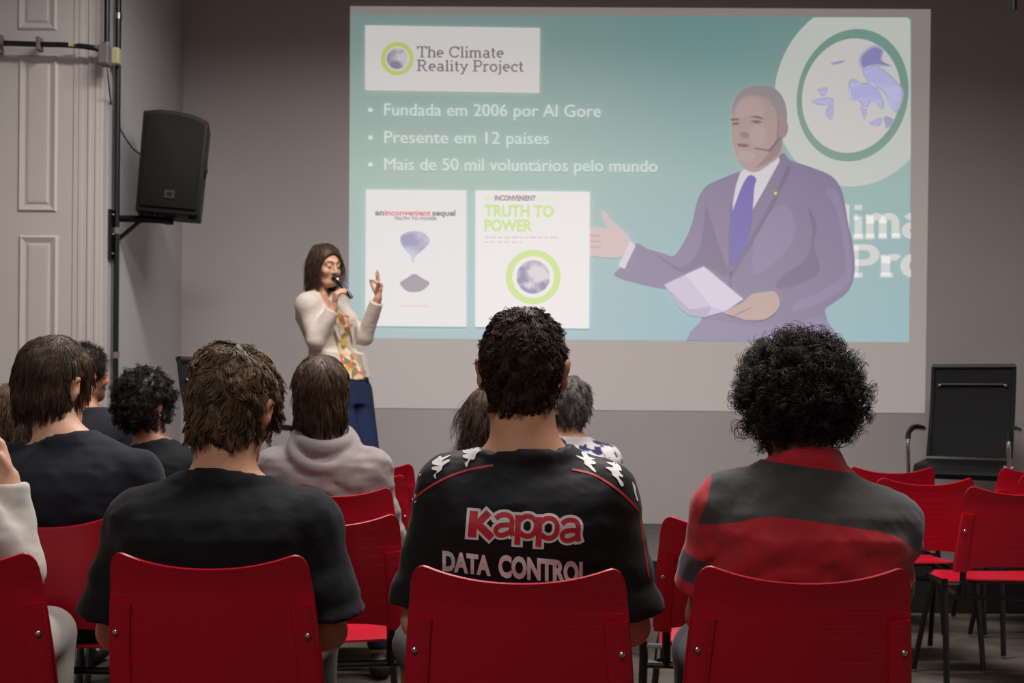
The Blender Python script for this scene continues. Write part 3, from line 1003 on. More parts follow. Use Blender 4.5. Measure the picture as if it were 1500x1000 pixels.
# ------------------------------------------------------------------ people: signed-distance modelling in numpy
class Field:
    def __init__(s, lo, hi, h):
        s.h = h
        s.lo = np.array(lo, float)
        s.n = np.ceil((np.array(hi) - s.lo) / h).astype(int) + 1
        s.ax = [(s.lo[i] + h * np.arange(s.n[i])).astype(np.float32) for i in range(3)]
        s.D = np.full(s.n, .08, np.float32)

    def sub(s, lo, hi):
        a = np.clip(np.floor((np.array(lo) - s.lo) / s.h).astype(int), 0, s.n - 1)
        b = np.clip(np.ceil((np.array(hi) - s.lo) / s.h).astype(int) + 1, 1, s.n)
        sl = tuple(slice(a[i], max(b[i], a[i] + 1)) for i in range(3))
        X = s.ax[0][sl[0]][:, None, None]; Y = s.ax[1][sl[1]][None, :, None]; Z = s.ax[2][sl[2]][None, None, :]
        return sl, X, Y, Z

    def put(s, lo, hi, fn, k=.02, op='u'):
        m = k + .03
        sl, X, Y, Z = s.sub(np.array(lo) - m, np.array(hi) + m)
        d = fn(X, Y, Z).astype(np.float32)
        A = s.D[sl]
        if op == 'u':
            h = np.maximum(k - np.abs(A - d), 0) / k
            s.D[sl] = np.minimum(A, d) - h * h * k * .25
        elif op == 's':      # subtract
            d = -d
            h = np.maximum(k - np.abs(A - d), 0) / k
            s.D[sl] = np.maximum(A, d) + h * h * k * .25
        return s

    def cone(s, a, b, ra, rb, k=.02, flat=None, f=1., cut=False, op='u'):
        a, b = np.array(a, float), np.array(b, float)
        ab = b - a
        L2 = max(ab @ ab, 1e-9)
        r = max(ra, rb)
        n = None if flat is None else np.array(flat, float) / np.linalg.norm(flat)

        def fn(X, Y, Z):
            x, y, z = X - a[0], Y - a[1], Z - a[2]
            t = np.clip((x * ab[0] + y * ab[1] + z * ab[2]) / L2, 0, 1)
            x, y, z = x - t * ab[0], y - t * ab[1], z - t * ab[2]
            if n is not None:
                q = (x * n[0] + y * n[1] + z * n[2]) * (1 / f - 1)
                x, y, z = x + q * n[0], y + q * n[1], z + q * n[2]
            d = np.sqrt(x * x + y * y + z * z) - (ra + (rb - ra) * t)
            if cut:
                L = math.sqrt(L2)
                d = np.maximum(d, ((X - b[0]) * ab[0] + (Y - b[1]) * ab[1] + (Z - b[2]) * ab[2]) / L)
            return d
        return s.put(np.minimum(a, b) - r, np.maximum(a, b) + r, fn, k, op)

    def ell(s, c, r, R=None, k=.02, op='u'):
        c = np.array(c, float); r = np.array(r, float)
        Rm = np.eye(3) if R is None else np.array(R)
        m = r.max()

        def fn(X, Y, Z):
            x, y, z = X - c[0], Y - c[1], Z - c[2]
            p = [x * Rm[0][i] + y * Rm[1][i] + z * Rm[2][i] for i in range(3)]
            k0 = np.sqrt(sum((p[i] / r[i]) ** 2 for i in range(3)))
            k1 = np.sqrt(sum((p[i] / r[i] ** 2) ** 2 for i in range(3))) + 1e-9
            return k0 * (k0 - 1) / k1
        return s.put(c - m, c + m, fn, k, op)

    def loft(s, secs, k=.02, R=None, n=2.3, fold=None):
        """secs: (z, cx, cy, a, b) rising; R turns the section axes about z"""
        zs = np.array([q[0] for q in secs])
        cols = [np.array([q[i] for q in secs]) for i in range(1, 5)]
        a_ = max(cols[2].max(), cols[3].max())
        lo = [cols[0].min() - a_, cols[1].min() - a_, zs[0]]
        hi = [cols[0].max() + a_, cols[1].max() + a_, zs[-1]]
        cs, sn = (1., 0.) if R is None else (math.cos(R), math.sin(R))

        def fn(X, Y, Z):
            zc = np.clip(Z, zs[0], zs[-1])
            # smooth interpolation between sections
            i = np.clip(np.searchsorted(zs, zc.ravel(), 'right') - 1, 0, len(zs) - 2).reshape(zc.shape)
            t = (zc - zs[i]) / (zs[i + 1] - zs[i])
            val = [c[i] + (c[i + 1] - c[i]) * t for c in cols]
            x, y = X - val[0], Y - val[1]
            u, v = x * cs + y * sn, -x * sn + y * cs
            q = (np.abs(u / val[2]) ** n + np.abs(v / val[3]) ** n) ** (1 / n)
            d = (q - 1) * np.minimum(val[2], val[3])
            return np.maximum(d, np.maximum(zs[0] - Z, Z - zs[-1]))
        return s.put(lo, hi, fn, k)

    def sample(s, P):
        q = (P - s.lo) / s.h
        q = np.clip(q, 0, s.n - 1.001)
        i = q.astype(int); f = q - i
        D = s.D
        def g(a, b, c): return D[i[:, 0] + a, i[:, 1] + b, i[:, 2] + c]
        x0 = g(0, 0, 0) * (1 - f[:, 0]) + g(1, 0, 0) * f[:, 0]
        x1 = g(0, 1, 0) * (1 - f[:, 0]) + g(1, 1, 0) * f[:, 0]
        x2 = g(0, 0, 1) * (1 - f[:, 0]) + g(1, 0, 1) * f[:, 0]
        x3 = g(0, 1, 1) * (1 - f[:, 0]) + g(1, 1, 1) * f[:, 0]
        y0 = x0 * (1 - f[:, 1]) + x1 * f[:, 1]
        y1 = x2 * (1 - f[:, 1]) + x3 * f[:, 1]
        return y0 * (1 - f[:, 2]) + y1 * f[:, 2]

    def grad(s, P):
        e = s.h
        g = np.stack([s.sample(P + d) - s.sample(P - d) for d in (np.array([e, 0, 0]), np.array([0, e, 0]), np.array([0, 0, e]))], 1)
        return g / (np.linalg.norm(g, axis=1, keepdims=True) + 1e-9)

    def mesh(s):
        """surface nets"""
        D = s.D
        D[0], D[-1], D[:, 0], D[:, -1], D[:, :, 0], D[:, :, -1] = [np.maximum(x, .01) for x in (D[0], D[-1], D[:, 0], D[:, -1], D[:, :, 0], D[:, :, -1])]
        I = D < 0
        c = [I[a:a - 1 or None, b:b - 1 or None, d:d - 1 or None] for a in (0, 1) for b in (0, 1) for d in (0, 1)]
        cnt = sum(x.astype(np.int8) for x in c)
        ijk = np.argwhere((cnt > 0) & (cnt < 8))
        i, j, k = ijk.T
        cid = np.full(cnt.shape, -1, np.int32)
        cid[i, j, k] = np.arange(len(ijk))
        off = [(a, b, d) for a in (0, 1) for b in (0, 1) for d in (0, 1)]
        val = [D[i + a, j + b, k + d] for a, b, d in off]
        acc = np.zeros((len(ijk), 3)); num = np.zeros(len(ijk))
        for p in range(8):
            for q in range(p + 1, 8):
                if sum(abs(off[p][x] - off[q][x]) for x in range(3)) != 1:
                    continue
                m = (val[p] < 0) != (val[q] < 0)
                t = np.where(m, val[p] / np.where(m, val[p] - val[q], 1), 0)
                A, B = np.array(off[p]), np.array(off[q])
                acc += np.where(m, 1, 0)[:, None] * (A + (B - A) * t[:, None])
                num += m
        V = s.lo + (ijk + acc / num[:, None]) * s.h
        Q = []
        for ax in range(3):
            sh = [slice(None)] * 3; sh2 = [slice(None)] * 3
            sh[ax] = slice(0, -1); sh2[ax] = slice(1, None)
            a, b = I[tuple(sh)], I[tuple(sh2)]
            e = np.argwhere(a != b)
            o1, o2 = [x for x in range(3) if x != ax]
            e = e[(e[:, o1] > 0) & (e[:, o2] > 0) & (e[:, o1] < D.shape[o1] - 1) & (e[:, o2] < D.shape[o2] - 1)]
            def cell(d1, d2):
                f = e.copy(); f[:, o1] -= d1; f[:, o2] -= d2
                return cid[f[:, 0], f[:, 1], f[:, 2]]
            q = np.stack([cell(1, 1), cell(0, 1), cell(0, 0), cell(1, 0)], 1)
            flip = a[e[:, 0], e[:, 1], e[:, 2]]
            if ax == 1:
                flip = ~flip
            q[~flip] = q[~flip][:, ::-1]
            Q.append(q)
        return V, np.concatenate(Q)


def np_mesh(name, V, Q, m, parent=None, smooth=True, attrs=None, **kw):
    me = bpy.data.meshes.new(name)
    k = Q.shape[1]
    me.vertices.add(len(V)); me.loops.add(Q.size); me.polygons.add(len(Q))
    me.vertices.foreach_set('co', np.asarray(V, np.float32).ravel())
    me.loops.foreach_set('vertex_index', np.asarray(Q, np.int32).ravel())
    me.polygons.foreach_set('loop_start', np.arange(0, Q.size, k, dtype=np.int32))
    me.polygons.foreach_set('use_smooth', np.ones(len(Q), bool))
    me.update(calc_edges=True)
    me.validate()
    for an, av in (attrs or {}).items():
        at = me.attributes.new(an, 'FLOAT', 'POINT')
        at.data.foreach_set('value', np.asarray(av, np.float32))
    return finish(name, me, m, parent, **kw)


def wob(V, seed, amp, sc, stretch=(1, 1, 1)):
    """cheap smooth noise"""
    r = np.random.default_rng(seed)
    out = np.zeros(len(V))
    P = V * np.array(stretch) * sc
    for o in range(3):
        for _ in range(4):
            d = r.normal(size=3); d /= np.linalg.norm(d)
            out += np.sin(P @ d * (2 ** o) * 6.28 + r.uniform(0, 6.28)) / (4 * 1.7 ** o)
    return out * amp


# ---- materials for people
def skin(name, rgb):
    if name in MATS:
        return MATS[name]
    m = mat(name, rgb, .5, var=.06, vscale=18, spec=.35, bump=.06, bscale=300)
    nt = m.node_tree; b = nt.nodes['Principled BSDF']
    b.inputs['Subsurface Weight'].default_value = .08
    b.inputs['Subsurface Radius'].default_value = (.02, .008, .004)
    src = b.inputs['Base Color'].links[0].from_socket
    for an, col in (('lips', (150, 78, 74)), ('brows', (52, 36, 28)), ('stubble', (70, 48, 38))):
        a = nt.nodes.new('ShaderNodeAttribute'); a.attribute_name = an
        mx = nt.nodes.new('ShaderNodeMix'); mx.data_type = 'RGBA'
        nt.links.new(a.outputs['Fac'], mx.inputs[0])
        nt.links.new(src, mx.inputs[6])
        mx.inputs[7].default_value = (*lin(col), 1)
        src = mx.outputs[2]
    nt.links.new(src, b.inputs['Base Color'])
    return m


def hair_mat(name, rgb, rgb2, rough=.55, spec=.3):
    if name in MATS:
        return MATS[name]
    m = mat(name, rgb, rough, var=0, spec=spec)
    nt = m.node_tree; b = nt.nodes['Principled BSDF']
    a = nt.nodes.new('ShaderNodeAttribute'); a.attribute_name = 'tone'
    mx = nt.nodes.new('ShaderNodeMix'); mx.data_type = 'RGBA'
    nt.links.new(a.outputs['Fac'], mx.inputs[0])
    mx.inputs[6].default_value = (*lin(rgb), 1)
    mx.inputs[7].default_value = (*lin(rgb2), 1)
    nt.links.new(mx.outputs[2], b.inputs['Base Color'])
    return m


def cloth(name, rgb, rough=.85, sheen=.15, var=.1, fold=.5, fs=9., weave=True):
    m = mat(name, rgb, rough, var=var, vscale=5, spec=.2, sheen=sheen, bump=fold, bscale=fs, stretch=(1.2, 1.2, .9))
    MATS[name] = m
    return m


def two_tone(name, rgb, rgb2, attr='mask', **kw):
    m = cloth(name, rgb, **kw)
    nt = m.node_tree; b = nt.nodes['Principled BSDF']
    a = nt.nodes.new('ShaderNodeAttribute'); a.attribute_name = attr
    mr = nt.nodes.new('ShaderNodeMapRange')
    mr.inputs['From Min'].default_value = -.0008; mr.inputs['From Max'].default_value = .0008
    nt.links.new(a.outputs['Fac'], mr.inputs[0])
    mx = nt.nodes.new('ShaderNodeMix'); mx.data_type = 'RGBA'
    nt.links.new(mr.outputs[0], mx.inputs[0])
    nt.links.new(b.inputs['Base Color'].links[0].from_socket, mx.inputs[6])
    mx.inputs[7].default_value = (*lin(rgb2), 1)
    nt.links.new(mx.outputs[2], b.inputs['Base Color'])
    return m


M_EYE = mat('eye_white', (165, 152, 146), .25, var=.02)
M_IRIS = mat('eye_iris', (38, 26, 20), .2, var=.05)
M_SHOE = mat('shoe_black', (26, 25, 26), .6, var=.1)


def rotm(yaw=0, pitch=0, roll=0):
    """head frame: x right, y facing, z up; degrees; yaw turns to the left when positive, pitch looks up"""
    return np.array(Matrix.Rotation(math.radians(yaw), 3, 'Z') @ Matrix.Rotation(math.radians(pitch), 3, 'X') @ Matrix.Rotation(math.radians(roll), 3, 'Y'))


def add_head(F_, H, R, s=1., nose=1., jaw=1.):
    H = np.array(H, float)
    def p(x, y, z): return H + R @ (np.array([x, y, z]) * s)
    F_.ell(p(0, -.012, .014), np.array([.076, .096, .090]) * s, R, .02)
    F_.ell(p(0, .030, -.045), np.array([.058 * jaw, .062, .072]) * s, R, .03)
    F_.ell(p(0, .062, -.100), np.array([.030 * jaw, .028, .022]) * s, R, .03)
    F_.cone(p(-.05 * jaw, .0, -.075), p(-.02, .06, -.105), .016 * s, .014 * s, .025)
    F_.cone(p(.05 * jaw, .0, -.075), p(.02, .06, -.105), .016 * s, .014 * s, .025)
    for sx in (-1, 1):
        F_.cone(p(sx * .012, .086, .018), p(sx * .046, .070, .014), .010 * s, .008 * s, .016)   # brow
        F_.ell(p(sx * .030, .097, -.004), np.array([.015, .010, .010]) * s, R, .018, 's')          # socket
        F_.ell(p(sx * .040, .066, -.038), np.array([.020, .018, .018]) * s, R, .02)                # cheek
        F_.ell(p(sx * .030, .080, -.005), np.array([.0135, .0125, .012]) * s, R, .004)             # lid
        # ear
        Re = R @ rotm(yaw=sx * -18)
        F_.ell(p(sx * .086, -.016, -.014), np.array([.007, .018, .030]) * s, Re, .006)
        F_.ell(p(sx * .092, -.022, .003), np.array([.0055, .017, .018]) * s, Re, .006)
        F_.ell(p(sx * .095, -.012, -.008), np.array([.006, .009, .014]) * s, Re, .004, 's')
        F_.ell(p(sx * .080, -.010, -.042), np.array([.006, .009, .010]) * s, Re, .006)
    F_.cone(p(0, .088, .004), p(0, .112, -.036), .0075 * s, .0105 * s * nose, .010)
    for sx in (-1, 1):
        F_.ell(p(sx * .011, .100, -.041), np.array([.008, .010, .007]) * s, R, .006)
    F_.ell(p(0, .093, -.067), np.array([.021, .009, .0058]) * s, R, .005)
    F_.ell(p(0, .091, -.078), np.array([.018, .009, .0065]) * s, R, .005)
    F_.ell(p(0, .102, -.0725), np.array([.022, .006, .0012]) * s, R, .004, 's')


def face_paint(V, H, R, s=1., stubble=0.):
    L = (V - np.array(H)) @ R / s
    x, y, z = L.T
    lips = np.exp(-((x / .021) ** 4) - ((z + .0725) / .0105) ** 4) * (y > .08)
    bx = np.abs(x) - .031
    brows = np.exp(-((bx / .020) ** 4) - ((z - .022 + .12 * np.abs(bx)) / .0055) ** 4) * (y > .05)
    stb = np.clip((y - .0) / .04, 0, 1) * np.clip((-.045 - z) / .02, 0, 1) * stubble * (z > -.15)
    return {'lips': lips, 'brows': brows, 'stubble': stb}


def add_eyes(parent, H, R, s=1.):
    H = np.array(H)
    Rm = Matrix(R.tolist())
    for sx in (-1, 1):
        c = H + R @ (np.array([sx * .030, .0865, -.006]) * s)
        o = MB().ball(c, [v * s for v in (.0100, .0065, .0040)], 12, 8, Rm).build('eye', M_EYE, parent, smooth=True)
        c2 = H + R @ (np.array([sx * .030, .0912, -.0065]) * s)
        MB().ball(c2, [v * s for v in (.0044, .0025, .0038)], 10, 6, Rm).build('iris', M_IRIS, o, smooth=True)


def add_hand(F_, wrist, d, palm_n, s=1., curl=.4, spread=.14, side=1, point=None, curls=None):
    """d: direction to the fingers, palm_n: out of the palm, side: +1 right hand"""
    w = np.array(wrist, float); d = np.array(d, float) / np.linalg.norm(d)
    n = np.array(palm_n, float); n -= d * (n @ d); n /= np.linalg.norm(n)
    t = np.cross(d, n) * side          # towards the thumb
    F_.cone(w, w + d * .045 * s, .019 * s, .024 * s, .015, n, .6)
    for a in (-.5, .5):
        F_.cone(w + d * .02 * s + t * a * .022 * s, w + d * .078 * s + t * a * .040 * s, .017 * s, .0155 * s, .012, n, .72)
    lens = [.074, .083, .077, .060]
    base = [.030, .011, -.010, -.029]
    for f in range(4):
        c = curl if curls is None else curls[f]
        p = w + (d * (.086 - .004 * abs(f - 1)) + t * base[f]) * s
        dr = d + t * (1.2 - f) * spread
        dr /= np.linalg.norm(dr)
        F_.cone(w + d * .05 * s + t * base[f] * .9 * s, p, .0105 * s, .010 * s, .006)
        r = [.0090, .0082, .0076, .0066]
        ax = dr
        for q, fr in enumerate((.45, .30, .25)):
            ang = c * (.9 if q == 0 else 1.25)
            ca, sa = math.cos(ang), math.sin(ang)
            ax = ax * ca + n * sa
            ax = ax / np.linalg.norm(ax)
            p2 = p + ax * lens[f] * fr * s
            F_.cone(p, p2, r[q] * s, r[q + 1] * s, .003)
            p = p2
    # thumb leaves the side of the palm near its base
    b = w + (d * .022 + t * .022) * s
    k1 = b + (d * .030 + t * .030 + n * .012) * s
    k2 = k1 + (d * .028 + t * .010 + n * (.008 + .018 * curl)) * s
    k3 = k2 + (d * .022 - t * .002 + n * (.006 + .014 * curl)) * s
    F_.cone(b, k1, .0145 * s, .0115 * s, .010)
    F_.cone(k1, k2, .0110 * s, .0095 * s, .004)
    F_.cone(k2, k3, .0095 * s, .0078 * s, .004)


def secs_torso(P, C, grow=0., w=1., hump=.03, b=1., belly=0.):
    P, C = np.array(P), np.array(C)
    T = [(-.12, .150, .105), (0, .172, .122), (.22, .160, .112), (.42, .160, .112), (.60, .172, .122), (.74, .182, .122), (.84, .176, .108), (.90, .150, .090), (.95, .105, .070), (1.0, .060, .055)]
    out = []
    for t, a, bb in T:
        tt = max(t, 0)
        c = P + (C - P) * t
        y = c[1] - hump * math.sin(math.pi * min(1, tt)) - belly * 0
        out.append((c[2], c[0], y, a * w + grow, bb * b + grow))
    return out


def strands(field, roots, N, L, K, dirfn, rad=.001, jitter=.3, curl=(0, .02), seed=0, taper=.35, clear=.0015, tone=None, lock=(.5, 18), clump=None, drop=None):
    """hair: triangular tubes grown from the roots; dirfn(P, n, k) gives the growth direction"""
    r = np.random.default_rng(seed)
    n_ = len(roots)
    Nn = N
    Ls = L * r.uniform(.6, 1.15, n_)
    step = Ls / (K - 1)
    jit = r.normal(size=(n_, 3)) * jitter * .35
    lk = lock[1]
    jit += np.stack([wob(roots, seed + 70 + q, lock[0], lk) for q in range(3)], 1)
    P = [roots.copy()]
    p = roots.copy()
    for k in range(1, K):
        d = dirfn(p, Nn, k / (K - 1)) + jit
        d /= np.linalg.norm(d, axis=1, keepdims=True) + 1e-9
        p = p + d * step[:, None]
        s_ = field.sample(p)
        m = s_ < clear
        if m.any():
            g = field.grad(p[m])
            p[m] += g * (clear - s_[m])[:, None]
        P.append(p.copy())
    P = np.stack(P, 1)                       # n, K, 3
    cid = np.arange(n_)
    if clump:
        M = clump[0]
        gi = r.choice(n_, M, replace=False)
        d2 = (roots ** 2).sum(1)[:, None] - 2 * roots @ roots[gi].T + (roots[gi] ** 2).sum(1)[None]
        cid = d2.argmin(1)
        k_ = np.linspace(0, 1, K)
        w_ = (clump[1] * k_ ** .8)[None, :, None] * r.uniform(.6, 1.1, (n_, 1, 1))
        P = P + (P[gi][cid] - P) * np.clip(w_, 0, 1)
    if curl[0] > 0:
        T = np.gradient(P, axis=1); T /= np.linalg.norm(T, axis=2, keepdims=True) + 1e-9
        ref = r.normal(size=(n_, 1, 3))[cid] + r.normal(size=(n_, 1, 3)) * .25
        A = np.cross(T, np.broadcast_to(ref, T.shape)); A /= np.linalg.norm(A, axis=2, keepdims=True) + 1e-9
        B = np.cross(T, A)
        arc_ = (np.arange(K)[None, :] * step[:, None])
        ph = arc_ / (curl[1] * r.uniform(.7, 1.3, (n_, 1))[cid]) * 6.283 + r.uniform(0, 6.28, (n_, 1))[cid] + r.normal(size=(n_, 1)) * .35
        amp = curl[0] * r.uniform(.6, 1.4, (n_, 1))[cid] * np.minimum(1, np.arange(K)[None, :] / (K * .25))
        P = P + A * (np.cos(ph) * amp)[..., None] + B * (np.sin(ph) * amp)[..., None]
    if drop is not None:
        ok = ~drop(P.reshape(-1, 3)).reshape(n_, K).any(1)
        P, roots = P[ok], roots[ok]
        n_ = len(P)
    T = np.gradient(P, axis=1); T /= np.linalg.norm(T, axis=2, keepdims=True) + 1e-9
    ref = np.broadcast_to(r.normal(size=(n_, 1, 3)), T.shape)
    A = np.cross(T, ref); A /= np.linalg.norm(A, axis=2, keepdims=True) + 1e-9
    B = np.cross(T, A)
    rr = rad * (1 - (1 - taper) * np.linspace(0, 1, K))[None, :, None]
    rings = [P + (A * math.cos(a) + B * math.sin(a)) * rr for a in (0, 2.094, 4.189)]
    V = np.stack(rings, 2).reshape(-1, 3)    # n, K, 3ring
    base = (np.arange(n_)[:, None] * K + np.arange(K - 1)[None, :]) * 3
    Q = []
    for a in range(3):
        b = (a + 1) % 3
        Q.append(np.stack([base + a, base + b, base + 3 + b, base + 3 + a], 2).reshape(-1, 4))
    tn = np.repeat(np.clip(.30 + r.normal(size=n_) * .13 + wob(roots, seed + 90, .25, 26), 0, 1) if tone is None else tone(roots, r), K * 3)
    return V, np.concatenate(Q), tn


def hair_cap(H, R, s, style):
    """the body of the hair: returns its field"""
    H = np.array(H, float)
    t = style.get('t', .018)
    ext = .21 + style.get('long', 0)
    F_ = Field(H - np.array([.19, .19, ext]), H + np.array([.19, .19, .19]), style.get('h', .006))
    def p(x, y, z): return H + R @ (np.array([x, y, z]) * s)
    tt = style.get('tops', t)
    F_.ell(p(0, -.014, .014 + (tt - t) / 2), (np.array([.076 + t, .096 + t, .090 + (t + tt) / 2])) * s, R, .02)
    for (c, r_) in style.get('blobs', []):
        F_.ell(p(*c), np.array(r_) * s, R, .02)
    nz = style.get('nape', -.10)
    F_.ell(p(0, -.045, nz + .055), np.array([.052 + t * .6, .050 + t * .6, .06]) * s, R, .03)
    if style.get('long', 0):
        Lg = style['long']
        w_ = style.get('lw', .06)
        F_.cone(p(-.03, -.03, -.02), p(0, -.03, 0) + R @ np.array([-.035, -.045, 0]) + np.array([0, 0, -Lg]), (w_ + t) * s, (w_ * .8) * s, .03, R @ np.array([0, 1, 0]), .8)
        F_.cone(p(.03, -.03, -.02), p(0, -.03, 0) + R @ np.array([.035, -.045, 0]) + np.array([0, 0, -Lg]), (w_ + t) * s, (w_ * .8) * s, .03, R @ np.array([0, 1, 0]), .8)
    # free the face, the ears and everything under the hairline
    if style.get('face', True):
        fz = style.get('fringe', .0)
        F_.ell(p(0, .150, -.055 + fz), np.array(style.get('fr', [.070, .092, .105])) * s, R, .012, 's')
        if style.get('ears', True):
            for sx in (-1, 1):
                F_.ell(p(sx * .104, .004, -.034), np.array([.036, .044, .052]) * s, R, .010, 's')
    if style.get('nape_cut', True):
        a = p(0, -.02, nz - .055)
        Rn = R @ rotm(pitch=style.get('napetilt', -12))
        def cut(X, Y, Z):
            x, y, z = X - a[0], Y - a[1], Z - a[2]
            return (x * Rn[0][2] + y * Rn[1][2] + z * Rn[2][2]) - .055 * s
        F_.put(H - .25, H + .25, cut, .012, 's')
    return F_


def make_hair(parent, H, R, s, style, m, seed=1):
    F_ = hair_cap(H, R, s, style)
    am, sc_ = style.get('lump', (.003, 22))
    G_ = np.stack(np.meshgrid(*F_.ax, indexing='ij'), -1).reshape(-1, 3)
    near = np.abs(F_.D.ravel()) < .03
    d = F_.D.ravel()
    d[near] += wob(G_[near], seed, am, sc_).astype(np.float32)
    F_.D = d.reshape(F_.D.shape)
    V, Q = F_.mesh()
    Nrm = F_.grad(V)
    r = np.random.default_rng(seed)
    n_ = style.get('n', 2500)
    idx = r.integers(0, len(V), n_)
    roots = V[idx] + r.normal(size=(n_, 3)) * .002 - Nrm[idx] * .002
    Nn = Nrm[idx]
    fall = style.get('fall', .6)
    lift = style.get('lift', .5)
    crown = np.array(H) + R @ (np.array([style.get('part', 0), -.035, .10]) * s)
    def drop(P):
        L = (P - np.array(H)) @ R / s
        x, y, z = L.T
        out = (((x / .066) ** 2 + ((y - .13) / .085) ** 2 + ((z + .055) / .108) ** 2) < 1) if style.get('face', True) else np.zeros(len(P), bool)
        if 'fr' in style:
            q_ = style['fr']
            out |= ((x / q_[0]) ** 2 + ((y - .150) / q_[1]) ** 2 + ((z + .055 - style.get('fringe', 0)) / q_[2]) ** 2) < .93
        if style.get('ears', True):
            out |= ((((np.abs(x) - .094) / .034) ** 2 + ((y + .006) / .030) ** 2 + ((z + .020) / .038) ** 2) < 1)
        return out
    def dirfn(P, N_, k):
        away = P - crown
        away /= np.linalg.norm(away, axis=1, keepdims=True) + 1e-9
        tang = away - N_ * np.sum(away * N_, 1, keepdims=True)
        tang /= np.linalg.norm(tang, axis=1, keepdims=True) + .3
        g = np.array([0, 0, -1.])
        return N_ * lift * (1 - .6 * k) + tang * style.get('flow', .6) + g * fall * (.3 + k)
    V2, Q2, tn = strands(F_, roots, Nn, style.get('len', .04), style.get('K', 7), dirfn, style.get('rad', .0011), style.get('jit', .35), style.get('curl', (0, .02)), seed, clear=style.get('clear', .001), lock=style.get('lock', (.5, 18)), clump=style.get('clump'), drop=drop)
    parts = [(V, Q, .25 + wob(V, seed + 5, .2, 30)), (V2, Q2, tn)]
    off = 0; VV, QQ, TT = [], [], []
    for a, b, c in parts:
        VV.append(a); QQ.append(b + off); TT.append(c); off += len(a)
    return np_mesh('hair', np.concatenate(VV), np.concatenate(QQ), m, parent, attrs={'tone': np.clip(np.concatenate(TT), 0, 1)})
# ------------------------------------------------------------------ seated figures
SKIN_A = skin('skin_warm', (196, 142, 112))
SKIN_B = skin('skin_pale', (208, 160, 134))
SKIN_C = skin('skin_brown', (150, 104, 78))
SKIN_D = skin('skin_tan', (176, 122, 92))
H_DARK = hair_mat('hair_dark_brown', (26, 18, 13), (92, 64, 44), spec=.2)
H_BROWN = hair_mat('hair_brown', (36, 24, 17), (104, 72, 48), spec=.35)
H_LIGHT = hair_mat('hair_light_brown', (48, 34, 22), (142, 106, 70), spec=.35)
H_BLACK = hair_mat('hair_black', (13, 10, 9), (52, 40, 33), spec=.3)
H_GREY = hair_mat('hair_grey', (52, 49, 46), (128, 122, 116))
JEANS = cloth('denim', (34, 44, 66), sheen=0)
GREYT = cloth('grey_trousers', (84, 80, 77))
DKGREYT = cloth('charcoal_trousers', (48, 46, 46))
DARKT = cloth('dark_trousers', (30, 29, 31))
WHITET = cloth('pale_trousers', (160, 153, 147))


def torus_fn(c, R, ra, rb, tilt, dip=0.):
    Rn = R @ rotm(pitch=tilt)
    def fn(X, Y, Z):
        x, y, z = X - c[0], Y - c[1], Z - c[2]
        p = [x * Rn[0][i] + y * Rn[1][i] + z * Rn[2][i] for i in range(3)]
        p[2] = p[2] + dip * np.clip(-p[1] / .07, 0, 1)
        q = np.sqrt(p[0] ** 2 + (p[1] / 1.05) ** 2) - ra
        return np.sqrt(q * q + (p[2] / 1.4) ** 2) - rb
    return fn


